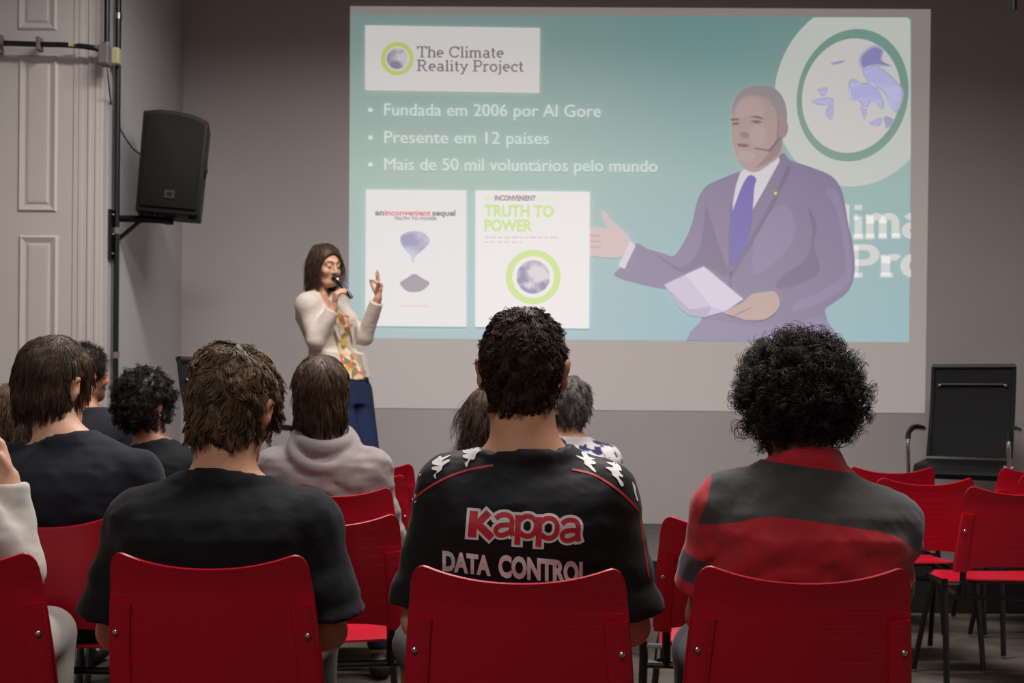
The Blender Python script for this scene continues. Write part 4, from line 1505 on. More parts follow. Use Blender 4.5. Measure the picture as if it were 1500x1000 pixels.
def seated(spec):
    g = spec.get
    Yb = spec['Y']
    s = g('s', 1.)
    C = W(spec['neck'][0], spec['neck'][1], Yb + .12)
    px = W(g('hip', spec['neck'][0]), 800, Yb + .22).x
    root_loc = Vector((px, Yb + .22, 0))
    C = np.array(C - root_loc)
    P = np.array([0, 0, .54])
    tw = math.radians(g('twist', 0))
    cs, sn = math.cos(tw), math.sin(tw)
    ex, ey = np.array([cs, sn, 0]), np.array([-sn, cs, 0])
    roll = g('roll', 0.)            # shoulder line: positive lifts the right shoulder
    sw = g('sw', .170) * s
    h = g('h', .008)
    skinm = g('skin', SKIN_A)
    R = rotm(*g('head', (0, 0, 0)))
    hs = g('hs', 1.) * s
    Hd = C + np.array(g('ho', (0, .035, .150))) * s
    nk = g('nk', .058) * s
    # joints
    J = {}
    for sx, nm in ((-1, 'l'), (1, 'r')):
        sh = C + ex * sx * sw + np.array([0, 0, -g('sd', .112) * s + sx * roll]) + ey * .01
        el = sh + ex * sx * .055 + ey * .03 + np.array([0, 0, -.262 * s])
        wr = el + ex * (-sx * .10) + ey * .23 + np.array([0, 0, -.04])
        if g('elbow_' + nm) is not None: el = C + np.array(g('elbow_' + nm))
        if g('wrist_' + nm) is not None: wr = C + np.array(g('wrist_' + nm))
        kn = np.array([sx * g('knee_' + nm, g('knee', .15)), .43, .52]); an = kn + np.array([sx * .01, -.02 if g('tuck') is None else g('tuck'), -.42])
        J[nm] = (sh, el, wr, np.array([sx * .09, .02, .535]), kn, an)

    def bones(F_, gr, arms=True, upto=1.0, fore=0., legs=False, sleeve=(.07, .08)):
        w = g('w', 1.) * s
        F_.loft(secs_torso(P, C - np.array([0, 0, .02]), gr, w, g('hump', .03), g('b', 1.)), .02, tw)
        for sx, nm in ((-1, 'l'), (1, 'r')):
            sh, el, wr, hp, kn, an = J[nm]
            F_.cone(C + np.array([0, .01, -.03 + g('trap', 0)]) + ex * sx * .03, sh + ex * (-sx * .02) + np.array([0, 0, .012]), .046 * s + gr * .7, .052 * s + gr, .045)
            F_.ell(sh, np.array([.056, .060, .062]) * s + gr, None, .04)
            F_.ell((C + sh) / 2 + ey * -.035 + np.array([0, 0, -.10]), np.array([.075, .05, .10]) * s + gr, None, .04)

    # ---- body, one continuous surface
    lo = np.minimum.reduce([C, P, J['l'][1], J['l'][2], J['r'][1], J['r'][2], J['l'][5]]) - .15
    hi = np.maximum.reduce([Hd + .1, J['r'][4], J['r'][1], J['r'][2], J['l'][2], J['l'][1]]) + .17
    lo[2] = -.005
    B = Field(lo, hi, g('hb', .0065))
    bones(B, 0)
    B.cone(C + np.array([0, .012, -.04]), Hd + R @ np.array([0, -.022, -.075]) * hs, nk * 1.06, nk * .96, .035)
    for sx, nm in ((-1, 'l'), (1, 'r')):
        sh, el, wr, hp, kn, an = J[nm]
        B.cone(sh, el, .050 * s, .040 * s, .02)
        B.cone(el, el + (wr - el) * .35, .041 * s, .040 * s, .015)
        B.cone(el + (wr - el) * .3, wr, .040 * s, .026 * s, .015)
        d = wr - el; d /= np.linalg.norm(d)
        hd = g('hand_' + nm) or {}
        add_hand(B, wr, hd.get('d', d + np.array([-sx * .15, 0, -.1])), hd.get('n', (0, 0, -1)), hd.get('s', .98) * s, hd.get('curl', .35), side=sx * hd.get('flip', 1), spread=hd.get('spread', .14))
        B.cone(hp, kn, .082 * s, .056 * s, .03)
        B.cone(kn, kn + (an - kn) * .4, .055, .052, .02)
        B.cone(kn + (an - kn) * .35, an, .052, .036, .02)
        B.cone(an + np.array([0, -.02, -.03]), an + np.array([sx * .02, .14, -.062]), .034, .028, .02, [0, 0, 1], .8)
    add_head(B, Hd, R, hs, jaw=g('jaw', 1.))
    V, Q = B.mesh()
    o = np_mesh('person', V, Q, skinm, None, attrs=face_paint(V, Hd, R, hs, g('stubble', 0)))
    tag(o, spec['label'], 'person')
    o.location = root_loc
    add_eyes(o, Hd, R, hs)

    # ---- top
    sh_m = spec['top']
    gr = g('grow', .015)
    T = Field(lo - .02, hi + .04, h)
    bones(T, gr)
    frac = g('sleeve', .72)
    loose = g('loose', .016)
    for sx, nm in ((-1, 'l'), (1, 'r')):
        sh, el, wr, hp, kn, an = J[nm]
        if frac <= 1:
            e = sh + (el - sh) * frac + np.array([0, 0, 0])
            T.cone(sh, e, .054 * s + gr, .050 * s + gr + loose, .03, cut=True)
        else:
            T.cone(sh, el, .054 * s + gr, .044 * s + gr + loose * .5, .03)
            T.cone(el, el + (wr - el) * .93, .045 * s + gr + loose * .4, .030 * s + gr, .02, cut=True)
    ca = C + np.array([0, g('cy', .018), g('cz', -.012)])
    if g('collar', True):
        T.put(ca - .12, ca + .12, torus_fn(ca, np.eye(3), nk + .011, g('rib', .0075), g('ctilt', -14), g('dip', .010)), .02)
    T.cone(C + np.array([0, .012, -.04]), Hd + R @ np.array([0, -.022, -.075]) * hs, nk * 1.06 + .011, nk * .96 + .011, .03)
    nkd = Hd - C; nkd = nkd / np.linalg.norm(nkd)
    ho_ = nk + g('hole', .006)
    def neckhole(X, Y, Z):
        x, y, z = X - ca[0], Y - ca[1], Z - ca[2]
        t = x * nkd[0] + y * nkd[1] + z * nkd[2]
        t0 = t
        rr = np.sqrt(np.maximum((x - t * nkd[0]) ** 2 + (y - t * nkd[1]) ** 2 + (z - t * nkd[2]) ** 2, 0))
        t = t + g('dip', .010) * np.clip(-y / .07, 0, 1)
        return np.maximum(rr - (ho_ + np.clip((t - g('ch', .010)) * 8, 0, .055)), -(t + .004))
    T.put(ca - .12, ca + .2, neckhole, .004, 's')
    # hem: nothing below the seat
    G_near = np.abs(T.D) < .035
    ii = np.argwhere(G_near)
    pts = T.lo + ii * T.h
    seed = g('seed', 1)
    disp = wob(pts, seed, g('fold', .004), 5.5, (1, 1, .7)) + wob(pts, seed + 50, g('fold', .004) * .5, 11, (1, .6, 1.6))
    if g('folds'):
        disp += g('folds')(pts, C)
    disp = np.clip(disp, -.014, .007)
    T.D[tuple(ii.T)] += disp.astype(np.float32)
    if g('extra'):
        g('extra')(T, C, Hd)
    V, Q = T.mesh()
    keep = V[Q].mean(1)[:, 2] > .462
    at = {}
    if g('mask'):
        at['mask'] = g('mask')(V, C, J)
    nm_ = g('top_name', 'shirt')
    Q = Q[keep]
    us, inv = np.unique(Q, return_inverse=True)
    V2 = V[us]; Q = inv.reshape(Q.shape)
    if 'mask' in at:
        at['mask'] = at['mask'][us]
    shirt = np_mesh(nm_, V2, Q, sh_m, o, attrs=at)
    # ---- trousers and shoes
    U = Field(lo - .02, hi + .04, .0105)
    U.loft([(z, x, y, a + .010, b + .008) for z, x, y, a, b in [(.47, 0, 0, .150, .11), (.54, 0, 0, .165, .115), (.60, 0, -.005, .155, .105)]], .02, 0)
    short = g('shorts', False)
    for sx, nm in ((-1, 'l'), (1, 'r')):
        sh, el, wr, hp, kn, an = J[nm]
        U.cone(hp, kn, .098 * s, .070 * s + (.012 if short else 0), .03, cut=short)
        if not short:
            U.cone(kn, an + np.array([0, 0, .02]), .070, .055, .02, cut=True)
        mb = Field(an - .2, an + .22, .008)
        mb.cone(an + np.array([0, -.035, -.045]), an + np.array([0, .0, -.02]), .042, .044, .02)
        mb.cone(an + np.array([0, -.035, -.058]), an + np.array([sx * .02, .145, -.062]), .040, .036, .02, [0, 0, 1], .9)
        v_, q_ = mb.mesh()
        v_[:, 2] = np.maximum(v_[:, 2], .001)
        np_mesh('shoe', v_, q_, M_SHOE, o)
    v_, q_ = U.mesh()
    np_mesh('trousers', v_, q_, g('legs', JEANS), o)
    # ---- hair
    st = spec['hair']
    make_hair(o, Hd, R, hs, st, spec['hairmat'], g('seed', 1) + 3)
    return dict(o=o, shirt=shirt, V=V2, Q=Q, loc=root_loc, C=C, Hd=Hd, R=R, J=J, hs=hs)


# ---- hair styles
SHORT = dict(t=.013, tops=.022, nape=-.112, n=5200, len=.026, K=8, lift=.16, fall=.30, flow=.8, curl=(.0026, .022), rad=.0012, lump=(.0035, 26), jit=.2, lock=(.9, 26), clump=(420, .8))
TOUSLED = dict(t=.020, tops=.028, nape=-.118, n=4200, len=.031, K=9, lift=.14, fall=.5, flow=.8, curl=(.0022, .045), rad=.0014, lump=(.006, 17), jit=.2, lock=(.65, 15), clump=(330, .9), blobs=[((-.02, -.03, .078), (.068, .08, .045))])
AFRO = dict(t=.026, tops=.032, nape=-.100, n=3600, len=.050, K=20, lift=.75, fall=.05, flow=.2, curl=(.0075, .026), rad=.0010, lump=(.009, 13), jit=.25, lock=(.6, 22), clump=(700, .85), blobs=[((0, -.03, -.010), (.112, .110, .082))])
CURLY = dict(t=.028, tops=.030, nape=-.112, n=2600, len=.034, K=14, lift=.6, fall=.1, flow=.2, curl=(.005, .02), rad=.0013, lump=(.008, 20), jit=.25, lock=(.6, 22), clump=(380, .85), blobs=[((0, -.035, -.03), (.098, .098, .075))])
BOWL = dict(t=.017, tops=.022, nape=-.108, n=3800, len=.052, K=10, lift=.06, fall=.8, flow=.9, curl=(.0010, .07), rad=.0013, lump=(.003, 12), jit=.08, lock=(.2, 14), clump=(260, .6), blobs=[((0, -.035, -.04), (.084, .080, .066))], part=.02)
BOB = dict(t=.020, tops=.024, nape=-.140, n=3400, len=.075, K=10, lift=.05, fall=1.0, flow=.7, curl=(.0015, .06), rad=.0015, lump=(.004, 12), jit=.12, lock=(.35, 14), clump=(240, .75), blobs=[((0, -.03, -.055), (.092, .085, .080))])
LONGH = dict(t=.022, tops=.024, nape=-.2, nape_cut=False, long=.22, lw=.06, n=3000, len=.16, K=11, lift=.06, fall=1.1, flow=.6, curl=(.004, .09), rad=.0015, lump=(.004, 9), jit=.08, ears=True)
CROP = dict(t=.010, tops=.026, nape=-.085, n=2200, len=.022, K=5, lift=1.1, fall=.1, flow=.4, curl=(.002, .02), rad=.0013, lump=(.003, 26), jit=.4, blobs=[((0, .0, .075), (.066, .085, .045))])

TEE_BLACK = cloth('black_cotton', (17, 17, 19), sheen=.06)
TEE_NAVY = cloth('navy_cotton', (26, 29, 37), sheen=.08)
SHIRT_BLACK = cloth('black_sports_fabric', (17, 16, 18), rough=.6, sheen=.1)


def merge(*d):
    o = {}
    for x in d:
        o.update(x)
    return o


def folds_tee(pts, C):
    x, y, z = (pts - C).T
    return .008 * (1 - 2 * np.abs(np.sin((z + .25 * x) * 36 + 2 * np.sin(x * 9)))) * np.clip((-z - .18) / .2, 0, 1)


PEOPLE = {}
# the sitter with the lettered black shirt
PEOPLE['lettered'] = seated(dict(
    label='person in a black short-sleeved sports shirt with red and white lettering on the back', neck=(772, 664), hip=757, Y=2.53,
    s=1.0, sw=.166, h=.0065, hb=.0055, head=(-3, 2, 1), ho=(-.010, .045, .186), hs=1.07, nk=.072, skin=SKIN_A, top=SHIRT_BLACK, sleeve=.92, loose=.012, sd=.092, trap=.020, dip=.026,
    hair=merge(SHORT, dict(n=6500, t=.009, tops=.018)), hairmat=H_DARK, legs=DKGREYT, shorts=True, seed=4, fold=.0035, folds=folds_tee, w=1.02, knee_l=.24, cz=.006, rib=.009, roll=-.006, elbow_l=(-.228, .02, -.365), elbow_r=(.228, .02, -.375)))
# plain black tee
PEOPLE['plain'] = seated(dict(
    label='person in a plain black T-shirt with tousled light brown hair seen from behind', neck=(327, 696), hip=318, Y=2.62,
    s=1.03, sw=.182, h=.0065, hb=.0055, head=(-16, -14, 3), ho=(.012, .060, .150), hs=1.01, nk=.066, skin=SKIN_A, top=TEE_BLACK, sleeve=.86, loose=.026,
    hair=merge(TOUSLED, dict(n=6000)), hairmat=H_LIGHT, legs=DKGREYT, seed=9, fold=.004, folds=folds_tee, w=1.12, hump=.05, elbow_l=(-.245, .03, -.355), elbow_r=(.235, .00, -.345), wrist_r=(.15, .20, -.40), knee_l=.30))


def mask_red(V, C, J):
    x, y, z = (V - C).T
    xb = np.array([-.30, -.20, -.168, -.12, -.085, -.02, .045, .12, .165, .20, .30])
    zb = np.array([-.13, -.118, -.112, -.097, -.094, -.100, -.110, -.120, -.135, -.16, -.22])
    z0 = np.interp(x, xb, zb)
    yoke = z - z0
    # left seam: the sleeve is red outside it
    seam = x + .206 - (z + .05) * .35
    yoke = np.minimum(yoke, seam)
    # band of the collar stays red
    top = (.003 - .13 * x) - z
    yoke = np.minimum(yoke, top)
    # dark band on the sleeve end
    sh, el = J['l'][0] - C, J['l'][1] - C
    d = (el - sh) / np.linalg.norm(el - sh)
    t = (np.stack([x, y, z], 1) - sh) @ d
    band = np.where(x < -.16, .028 - np.abs(t - .130), -1)
    sh, el = J['r'][0] - C, J['r'][1] - C
    d = (el - sh) / np.linalg.norm(el - sh)
    t = (np.stack([x, y, z], 1) - sh) @ d
    band2 = np.where(x > .16, .028 - np.abs(t - .130), -1)
    return np.maximum(yoke, np.maximum(band, band2))


def folds_red(pts, C):
    x, y, z = (pts - C).T
    m = np.clip((-z - .10) / .16, 0, 1) * np.clip(.5 - y * 12, .15, 1)
    return m * (.009 * (1 - 2 * np.abs(np.sin((z + .55 * np.abs(x - .02)) * 34 + 1.6 * np.sin(x * 14)))) + .003 * np.sin((z - .3 * x) * 110))


RED_TOP = two_tone('red_jersey', (172, 34, 40), (62, 58, 60), rough=.75, sheen=.2)
PEOPLE['red'] = seated(dict(
    label='person in a red and dark grey jersey with a large round mass of black curls', neck=(1180, 684), hip=1172, Y=2.49,
    s=1.0, sw=.158, h=.0065, hb=.0055, head=(14, -14, 2), ho=(-.010, .055, .135), hs=.98, nk=.060, skin=SKIN_C, top=RED_TOP, sleeve=.76, loose=.020, mask=mask_red,
    hair=merge(AFRO, dict(n=5600, nape=-.088)), hairmat=H_BLACK, legs=DARKT, seed=14, fold=.005, folds=folds_red, w=1.06, roll=-.016, twist=-8, hump=.06, rib=.014, cz=.0, dip=-.002, ch=.012, hole=.004,
    elbow_l=(-.198, .08, -.33), elbow_r=(.178, .11, -.32), wrist_l=(-.125, .15, -.13), hand_l=dict(d=(.22, -.1, .95), n=(.6, -.6, 0), curl=.7)))
# brown-haired sitter, second row
PEOPLE['navy'] = seated(dict(
    label='person in a dark navy T-shirt with smooth brown bowl-cut hair, near the door', neck=(100, 640), hip=84, Y=3.36,
    s=1.02, sw=.185, head=(-26, -6, 4), ho=(-.050, .045, .155), hs=1.02, nk=.060, skin=SKIN_B, top=TEE_NAVY, sleeve=.8, hair=merge(BOWL, dict(n=5200)), hairmat=H_BROWN, legs=DARKT, seed=21, fold=.005, folds=folds_tee, w=1.06, hump=.05))


def hood(T, C, Hd):
    # folded hood lying on the back and shoulders
    T.put(C - .25, C + .2, torus_fn(C + np.array([.0, .0, .004]), rotm(roll=4), .092, .026, 20), .014)
    T.put(C - .25, C + .2, torus_fn(C + np.array([.006, -.022, -.030]), rotm(roll=9), .112, .026, 40), .010)
    T.put(C - .25, C + .2, torus_fn(C + np.array([.0, -.040, -.070]), rotm(roll=12), .105, .020, 58), .010)
    T.cone(C + np.array([0, .03, .03]), C + np.array([0, .06, .2]), .07, .1, .01, op='s')


HOODIE = cloth('grey_hoodie_fabric', (140, 130, 128), sheen=.15, var=.06)
PEOPLE['hoodie'] = seated(dict(
    label='person in a pale grey hooded sweatshirt with dark brown chin-length hair', neck=(474, 645), hip=480, Y=4.42,
    s=1.0, sw=.182, head=(4, -3, -2), ho=(-.014, .035, .180), hs=1.08, nk=.056, skin=SKIN_B, top=HOODIE, sleeve=1.5, hair=BOB, hairmat=H_BROWN, legs=JEANS, seed=31, fold=.006, folds=folds_red, extra=hood, collar=False, w=1.06, top_name='hoodie'))
PEOPLE['curls'] = seated(dict(
    label='woman in a black top with short black curls and a small gold earring', neck=(226, 645), hip=228, Y=4.55,
    s=.94, sw=.155, head=(-30, -4, 0), ho=(-.04, .03, .150), hs=.98, nk=.048, skin=SKIN_C, top=TEE_BLACK, sleeve=.6, hair=merge(CURLY, dict(n=3200)), hairmat=H_BLACK, legs=DARKT, seed=41, w=.92, hole=.02, grow=.010, loose=.006, rib=.006))
PEOPLE['jacket'] = seated(dict(
    label='man in a dark jacket and white collar with cropped spiky black hair, by the door', neck=(124, 597), hip=135, Y=5.45,
    s=1.02, sw=.175, head=(-42, 0, 0), ho=(-.01, .03, .155), hs=1.0, nk=.056, stubble=.8, skin=SKIN_D, top=cloth('dark_jacket_cloth', (30, 32, 38)), top_name='jacket', sleeve=1.5, hair=CROP, hairmat=H_BLACK, legs=DARKT, seed=51, rib=.014, h=.009))
PEOPLE['hidden'] = seated(dict(
    label='person in a black top with long light brown hair, mostly hidden behind the bowl-cut sitter', neck=(14, 652), hip=12, Y=4.55,
    s=.95, sw=.16, head=(5, -4, 0), ho=(0, .03, .125), hs=.97, nk=.048, skin=SKIN_B, top=TEE_BLACK, sleeve=.7, hair=merge(LONGH, dict(long=.14)), hairmat=H_LIGHT, legs=DARKT, seed=61, w=.92, h=.009))
PEOPLE['longhair'] = seated(dict(
    label='person in a dark top with long dark brown hair behind the lettered black shirt', neck=(714, 655), hip=700, Y=5.20,
    s=.95, sw=.155, head=(-8, -4, 0), ho=(0, .03, .150), hs=.98, nk=.048, skin=SKIN_A, top=TEE_NAVY, sleeve=.7, hair=merge(LONGH, dict(long=.15)), hairmat=H_BROWN, legs=JEANS, seed=71, w=.92, h=.009))
M_PATT = cloth('patterned_cloth', (196, 190, 190), var=0)
_nt = M_PATT.node_tree
_b = _nt.nodes['Principled BSDF']
_tc = _nt.nodes.new('ShaderNodeTexCoord')
_n = _nt.nodes.new('ShaderNodeTexNoise'); _n.inputs['Scale'].default_value = 17; _n.inputs['Detail'].default_value = 2
_r = _nt.nodes.new('ShaderNodeValToRGB')
_r.color_ramp.elements[0].position = .49; _r.color_ramp.elements[1].position = .54
_r.color_ramp.elements[0].color = (*lin((200, 192, 192)), 1); _r.color_ramp.elements[1].color = (*lin((44, 48, 84)), 1)
_nt.links.new(_tc.outputs['Object'], _n.inputs['Vector']); _nt.links.new(_n.outputs['Fac'], _r.inputs[0]); _nt.links.new(_r.outputs[0], _b.inputs['Base Color'])
PEOPLE['grey'] = seated(dict(
    label='grey-haired man in a white shirt with a navy blue pattern', neck=(834, 640), hip=848, Y=5.45,
    s=1.0, sw=.165, head=(10, -4, 0), ho=(.0, .03, .150), hs=1.0, nk=.056, skin=SKIN_B, top=M_PATT, sleeve=.8, hair=merge(TOUSLED, dict(t=.02, tops=.024, n=2600, len=.04, blobs=[])), hairmat=H_GREY, legs=DARKT, seed=81, rib=.012, h=.009))
WHITE_TOP = cloth('white_cotton', (186, 178, 170))
PEOPLE['edge'] = seated(dict(
    label='person in a white top and pale trousers at the frame edge with one hand raised', neck=(-190, 650), hip=-92, Y=2.62,
    s=1.0, sw=.175, head=(20, -10, 0), ho=(0, .06, .150), hs=1.0, nk=.058, skin=SKIN_B, top=WHITE_TOP, sleeve=1.5, hair=SHORT, hairmat=H_DARK, legs=WHITET, seed=91, knee=.095,
    elbow_r=(.26, .16, -.30), wrist_r=(.238, .17, -.085), hand_r=dict(d=(-.25, .1, .95), n=(-.9, -.3, 0), curl=.55)))

# earring of the curly-haired woman
d = PEOPLE['curls']
ep = d['Hd'] + d['R'] @ (np.array([.084, -.006, -.052]) * d['hs'])
MB().ball(ep, .006, 8, 6).build('earring', mat('gold', (214, 170, 90), .25, 1.), d['o'], smooth=True)

# ------------------------------------------------------------------ prints on the lettered shirt
K = PEOPLE['lettered']
bvh = BVHTree.FromPolygons([Vector(v) + K['loc'] for v in K['V'].tolist()], K['Q'].tolist())
PR_WHITE = mat('print_white', (222, 216, 212), .6, var=.03, vscale=30)
PR_RED = mat('print_red', (190, 36, 48), .6, var=.04, vscale=30)


def decal(name, V2, Fc, m, lift=.0012, cell=9.):
    """flat print given in photograph pixels, laid on the cloth where the sight line meets it"""
    bm = bmesh.new()
    vs = [bm.verts.new((x, y, 0)) for x, y in V2]
    for f in Fc:
        try:
            bm.faces.new([vs[i] for i in f])
        except ValueError:
            pass
    for ax in (0, 1):
        lo, hi = min(v.co[ax] for v in bm.verts), max(v.co[ax] for v in bm.verts)
        q = lo + cell
        while q < hi:
            co = [0, 0, 0]; co[ax] = q; no = [0, 0, 0]; no[ax] = 1
            bmesh.ops.bisect_plane(bm, geom=bm.verts[:] + bm.edges[:] + bm.faces[:], plane_co=co, plane_no=no)
            q += cell
    o = Vector((0, 0, HC))
    bad = []
    for v in bm.verts:
        d = (W(v.co.x, v.co.y, 2.5) - o).normalized()
        h = bvh.ray_cast(o, d)
        if h[0] is None:
            bad.append(v)
        else:
            v.co = h[0] - d * lift * 1.6 - K['loc']
    bmesh.ops.delete(bm, geom=bad, context='VERTS')
    me = bpy.data.meshes.new(name)
    bm.to_mesh(me); bm.free()
    return finish(name, me, m, K['shirt'])


def text_px(txt, x0, x1, base, cap, slope=0., bold=0., arch=0., shear=0.):
    V, Fc = text_geo(txt, bold)
    mn, mx = min(v[0] for v in V), max(v[0] for v in V)
    k = cap / cap_height()
    P = []
    for x, y in V:
        u = (x - mn) / (mx - mn)
        px = x0 + u * (x1 - x0)
        P.append((px + shear * y * k, base - y * k + (px - x0) * slope - arch * 4 * u * (1 - u)))
    return P, Fc


def outline_text(P, Fc, r, m, name, lift):
    """a stroke of half-width r around the letters: discs and bars along the boundary edges"""
    from collections import Counter
    cnt = Counter()
    for f in Fc:
        for a, b in zip(f, f[1:] + f[:1]):
            cnt[tuple(sorted((a, b)))] += 1
    V, Q = list(P), [tuple(f) for f in Fc]
    for (a, b), c in cnt.items():
        if c != 1:
            continue
        A, B = Vector(P[a]), Vector(P[b])
        t = B - A
        if t.length < 1e-6:
            continue
        t.normalize(); n = Vector((-t.y, t.x)) * r
        o = len(V)
        V += [tuple(A + n), tuple(B + n), tuple(B - n), tuple(A - n)]
        Q.append((o, o + 1, o + 2, o + 3))
        o = len(V)
        V += [(A.x + r * math.cos(q * math.pi / 3), A.y + r * math.sin(q * math.pi / 3)) for q in range(6)]
        Q.append(tuple(o + q for q in range(6)))
    return decal(name, V, Q, m, lift)


def kappa_word():
    # letters drawn by hand as heavy strokes: K a p p a
    L = []
    def st(P, w): L.append((P, w))
    x = 689.
    w = 11.
    st([(694, 748), (691, 786)], 12)
    st([(716, 750), (697, 769)], 10); st([(699, 766), (720, 787)], 11)
    def a_(cx, b, ):
        st([(cx - 13, b - 26), (cx - 6, b - 31), (cx + 5, b - 31), (cx + 11, b - 24), (cx + 10, b - 10), (cx + 12, b - 1)], 7)
        st([(cx + 10, b - 17), (cx - 6, b - 16), (cx - 13, b - 10), (cx - 10, b - 3), (cx - 2, b - 2), (cx + 9, b - 7)], 6.5)
    def p_(cx, b):
        st([(cx - 13, b - 32), (cx - 14.5, b + 11)], 8.5)
        st([(cx - 11, b - 24), (cx - 3, b - 30), (cx + 7, b - 29), (cx + 13, b - 21), (cx + 12, b - 9), (cx + 5, b - 2), (cx - 4, b - 2), (cx - 11, b - 7)], 7)
    a_(739, 785); p_(772, 786); p_(803, 789); a_(836, 793)
    V, Q = [], []
    Vo, Qo = [], []
    def smooth_line(P):
        if len(P) < 3:
            return P
        return [(q.x, q.y) for q in catmull([(p[0], p[1], 0) for p in P], 3)]
    for P, w in L:
        P = smooth_line(P)
        v, f = ribbon(P, w)
        o = len(V); V += v; Q += [tuple(i + o for i in q) for q in f]
        # outline, longer and wider, with round corners
        a, b = Vector(P[0]), Vector(P[1]); c, d = Vector(P[-2]), Vector(P[-1])
        P2 = [tuple(a - (b - a).normalized() * 4)] + P + [tuple(d + (d - c).normalized() * 4)]
        v, f = ribbon(P2, w + 8)
        o = len(Vo); Vo += v; Qo += [tuple(i + o for i in q) for q in f]
        if len(P) > 2:
            for p in P[::2]:
                o = len(Vo); Vo += [(p[0] + (w / 2 + 4.0) * math.cos(q * math.pi / 4), p[1] + (w / 2 + 4.0) * math.sin(q * math.pi / 4)) for q in range(8)]
                Qo.append(tuple(o + q for q in range(8)))
    Q = [q for q in Q]
    decal('lettering_outline', Vo, Qo, PR_WHITE, .0012)
    decal('lettering', V, Q, PR_RED, .0022)


kappa_word()
P, Fc = text_px('DATA', 648, 719, 834, 26, .11, .05, arch=0)
decal('lettering', P, Fc, PR_WHITE)
P, Fc = text_px('CONTROL', 730, 862, 843, 29, .09, .05)
decal('lettering', P, Fc, PR_WHITE)
# red piping over the shoulders
def pipe_line(P, w=3.0):
    Pn = [(q.x, q.y) for q in catmull([(p[0], p[1], 0) for p in P], 8)]
    v, f = ribbon(Pn, w)
    decal('piping', v, f, PR_RED, .0012)


pipe_line([(722, 681), (685, 688), (650, 701), (620, 719), (598, 738)])
pipe_line([(838, 687), (868, 694), (900, 713), (925, 735), (936, 748)])
pipe_line([(588, 795), (583, 820), (577, 850)], 2)
pipe_line([(938, 760), (944, 800), (951, 845)], 2)
# the small seated-pair emblem repeated along the shoulder bands
def emblem(P, o, k=8.33):
    P = smooth_poly([(o[0] + x / k, o[1] + y / k) for x, y in P], 2)
    tess = mathutils.geometry.tessellate_polygon([[Vector((*p, 0)) for p in P]])
    decal('sleeve_emblem', P, [tuple(t) for t in tess], PR_WHITE, .0014, 6.)


E1 = [(740, 150), (800, 135), (870, 140), (920, 110), (950, 115), (930, 140), (960, 155), (900, 200), (880, 260), (850, 275), (830, 270), (800, 310), (780, 370), (755, 320), (780, 300), (800, 270), (740, 250), (735, 215), (800, 205), (735, 185)]
E2 = [(365, 290), (430, 250), (440, 235), (470, 230), (480, 250), (560, 220), (580, 225), (500, 270), (480, 300), (550, 270), (575, 290), (490, 345), (475, 395), (430, 430), (400, 450), (405, 510), (375, 470), (400, 440), (420, 410), (360, 395), (355, 370), (390, 355), (450, 350), (365, 330)]
E3 = [(200, 220), (250, 235), (290, 240), (260, 180), (300, 180), (330, 200), (350, 235), (410, 255), (430, 270), (380, 270), (435, 300), (430, 330), (380, 330), (400, 360), (440, 410), (435, 430), (400, 405), (350, 360), (300, 325), (300, 290), (260, 265), (215, 240)]
E4 = [(570, 300), (640, 310), (660, 300), (700, 320), (740, 360), (755, 415), (720, 400), (740, 440), (770, 470), (765, 490), (720, 470), (735, 510), (775, 560), (775, 600), (740, 590), (700, 510), (640, 460), (630, 420), (560, 370), (600, 365), (650, 370), (640, 345), (590, 320)]
E5 = [(205, 365), (180, 370), (130, 440), (150, 450), (90, 550), (85, 610), (110, 620), (95, 700), (105, 730), (125, 650), (140, 590), (130, 540), (200, 460), (205, 440), (170, 450)]
emblem(E1, (590, 640)); emblem(E2, (590, 640)); emblem(E5, (592, 640))
emblem([(x - 90, y + 330) for x, y in E5], (596, 640))
emblem(E3, (820, 640)); emblem(E4, (820, 640))
emblem([(900, 545), (940, 600), (950, 680), (975, 760), (960, 780), (930, 690), (920, 640)], (818, 640))
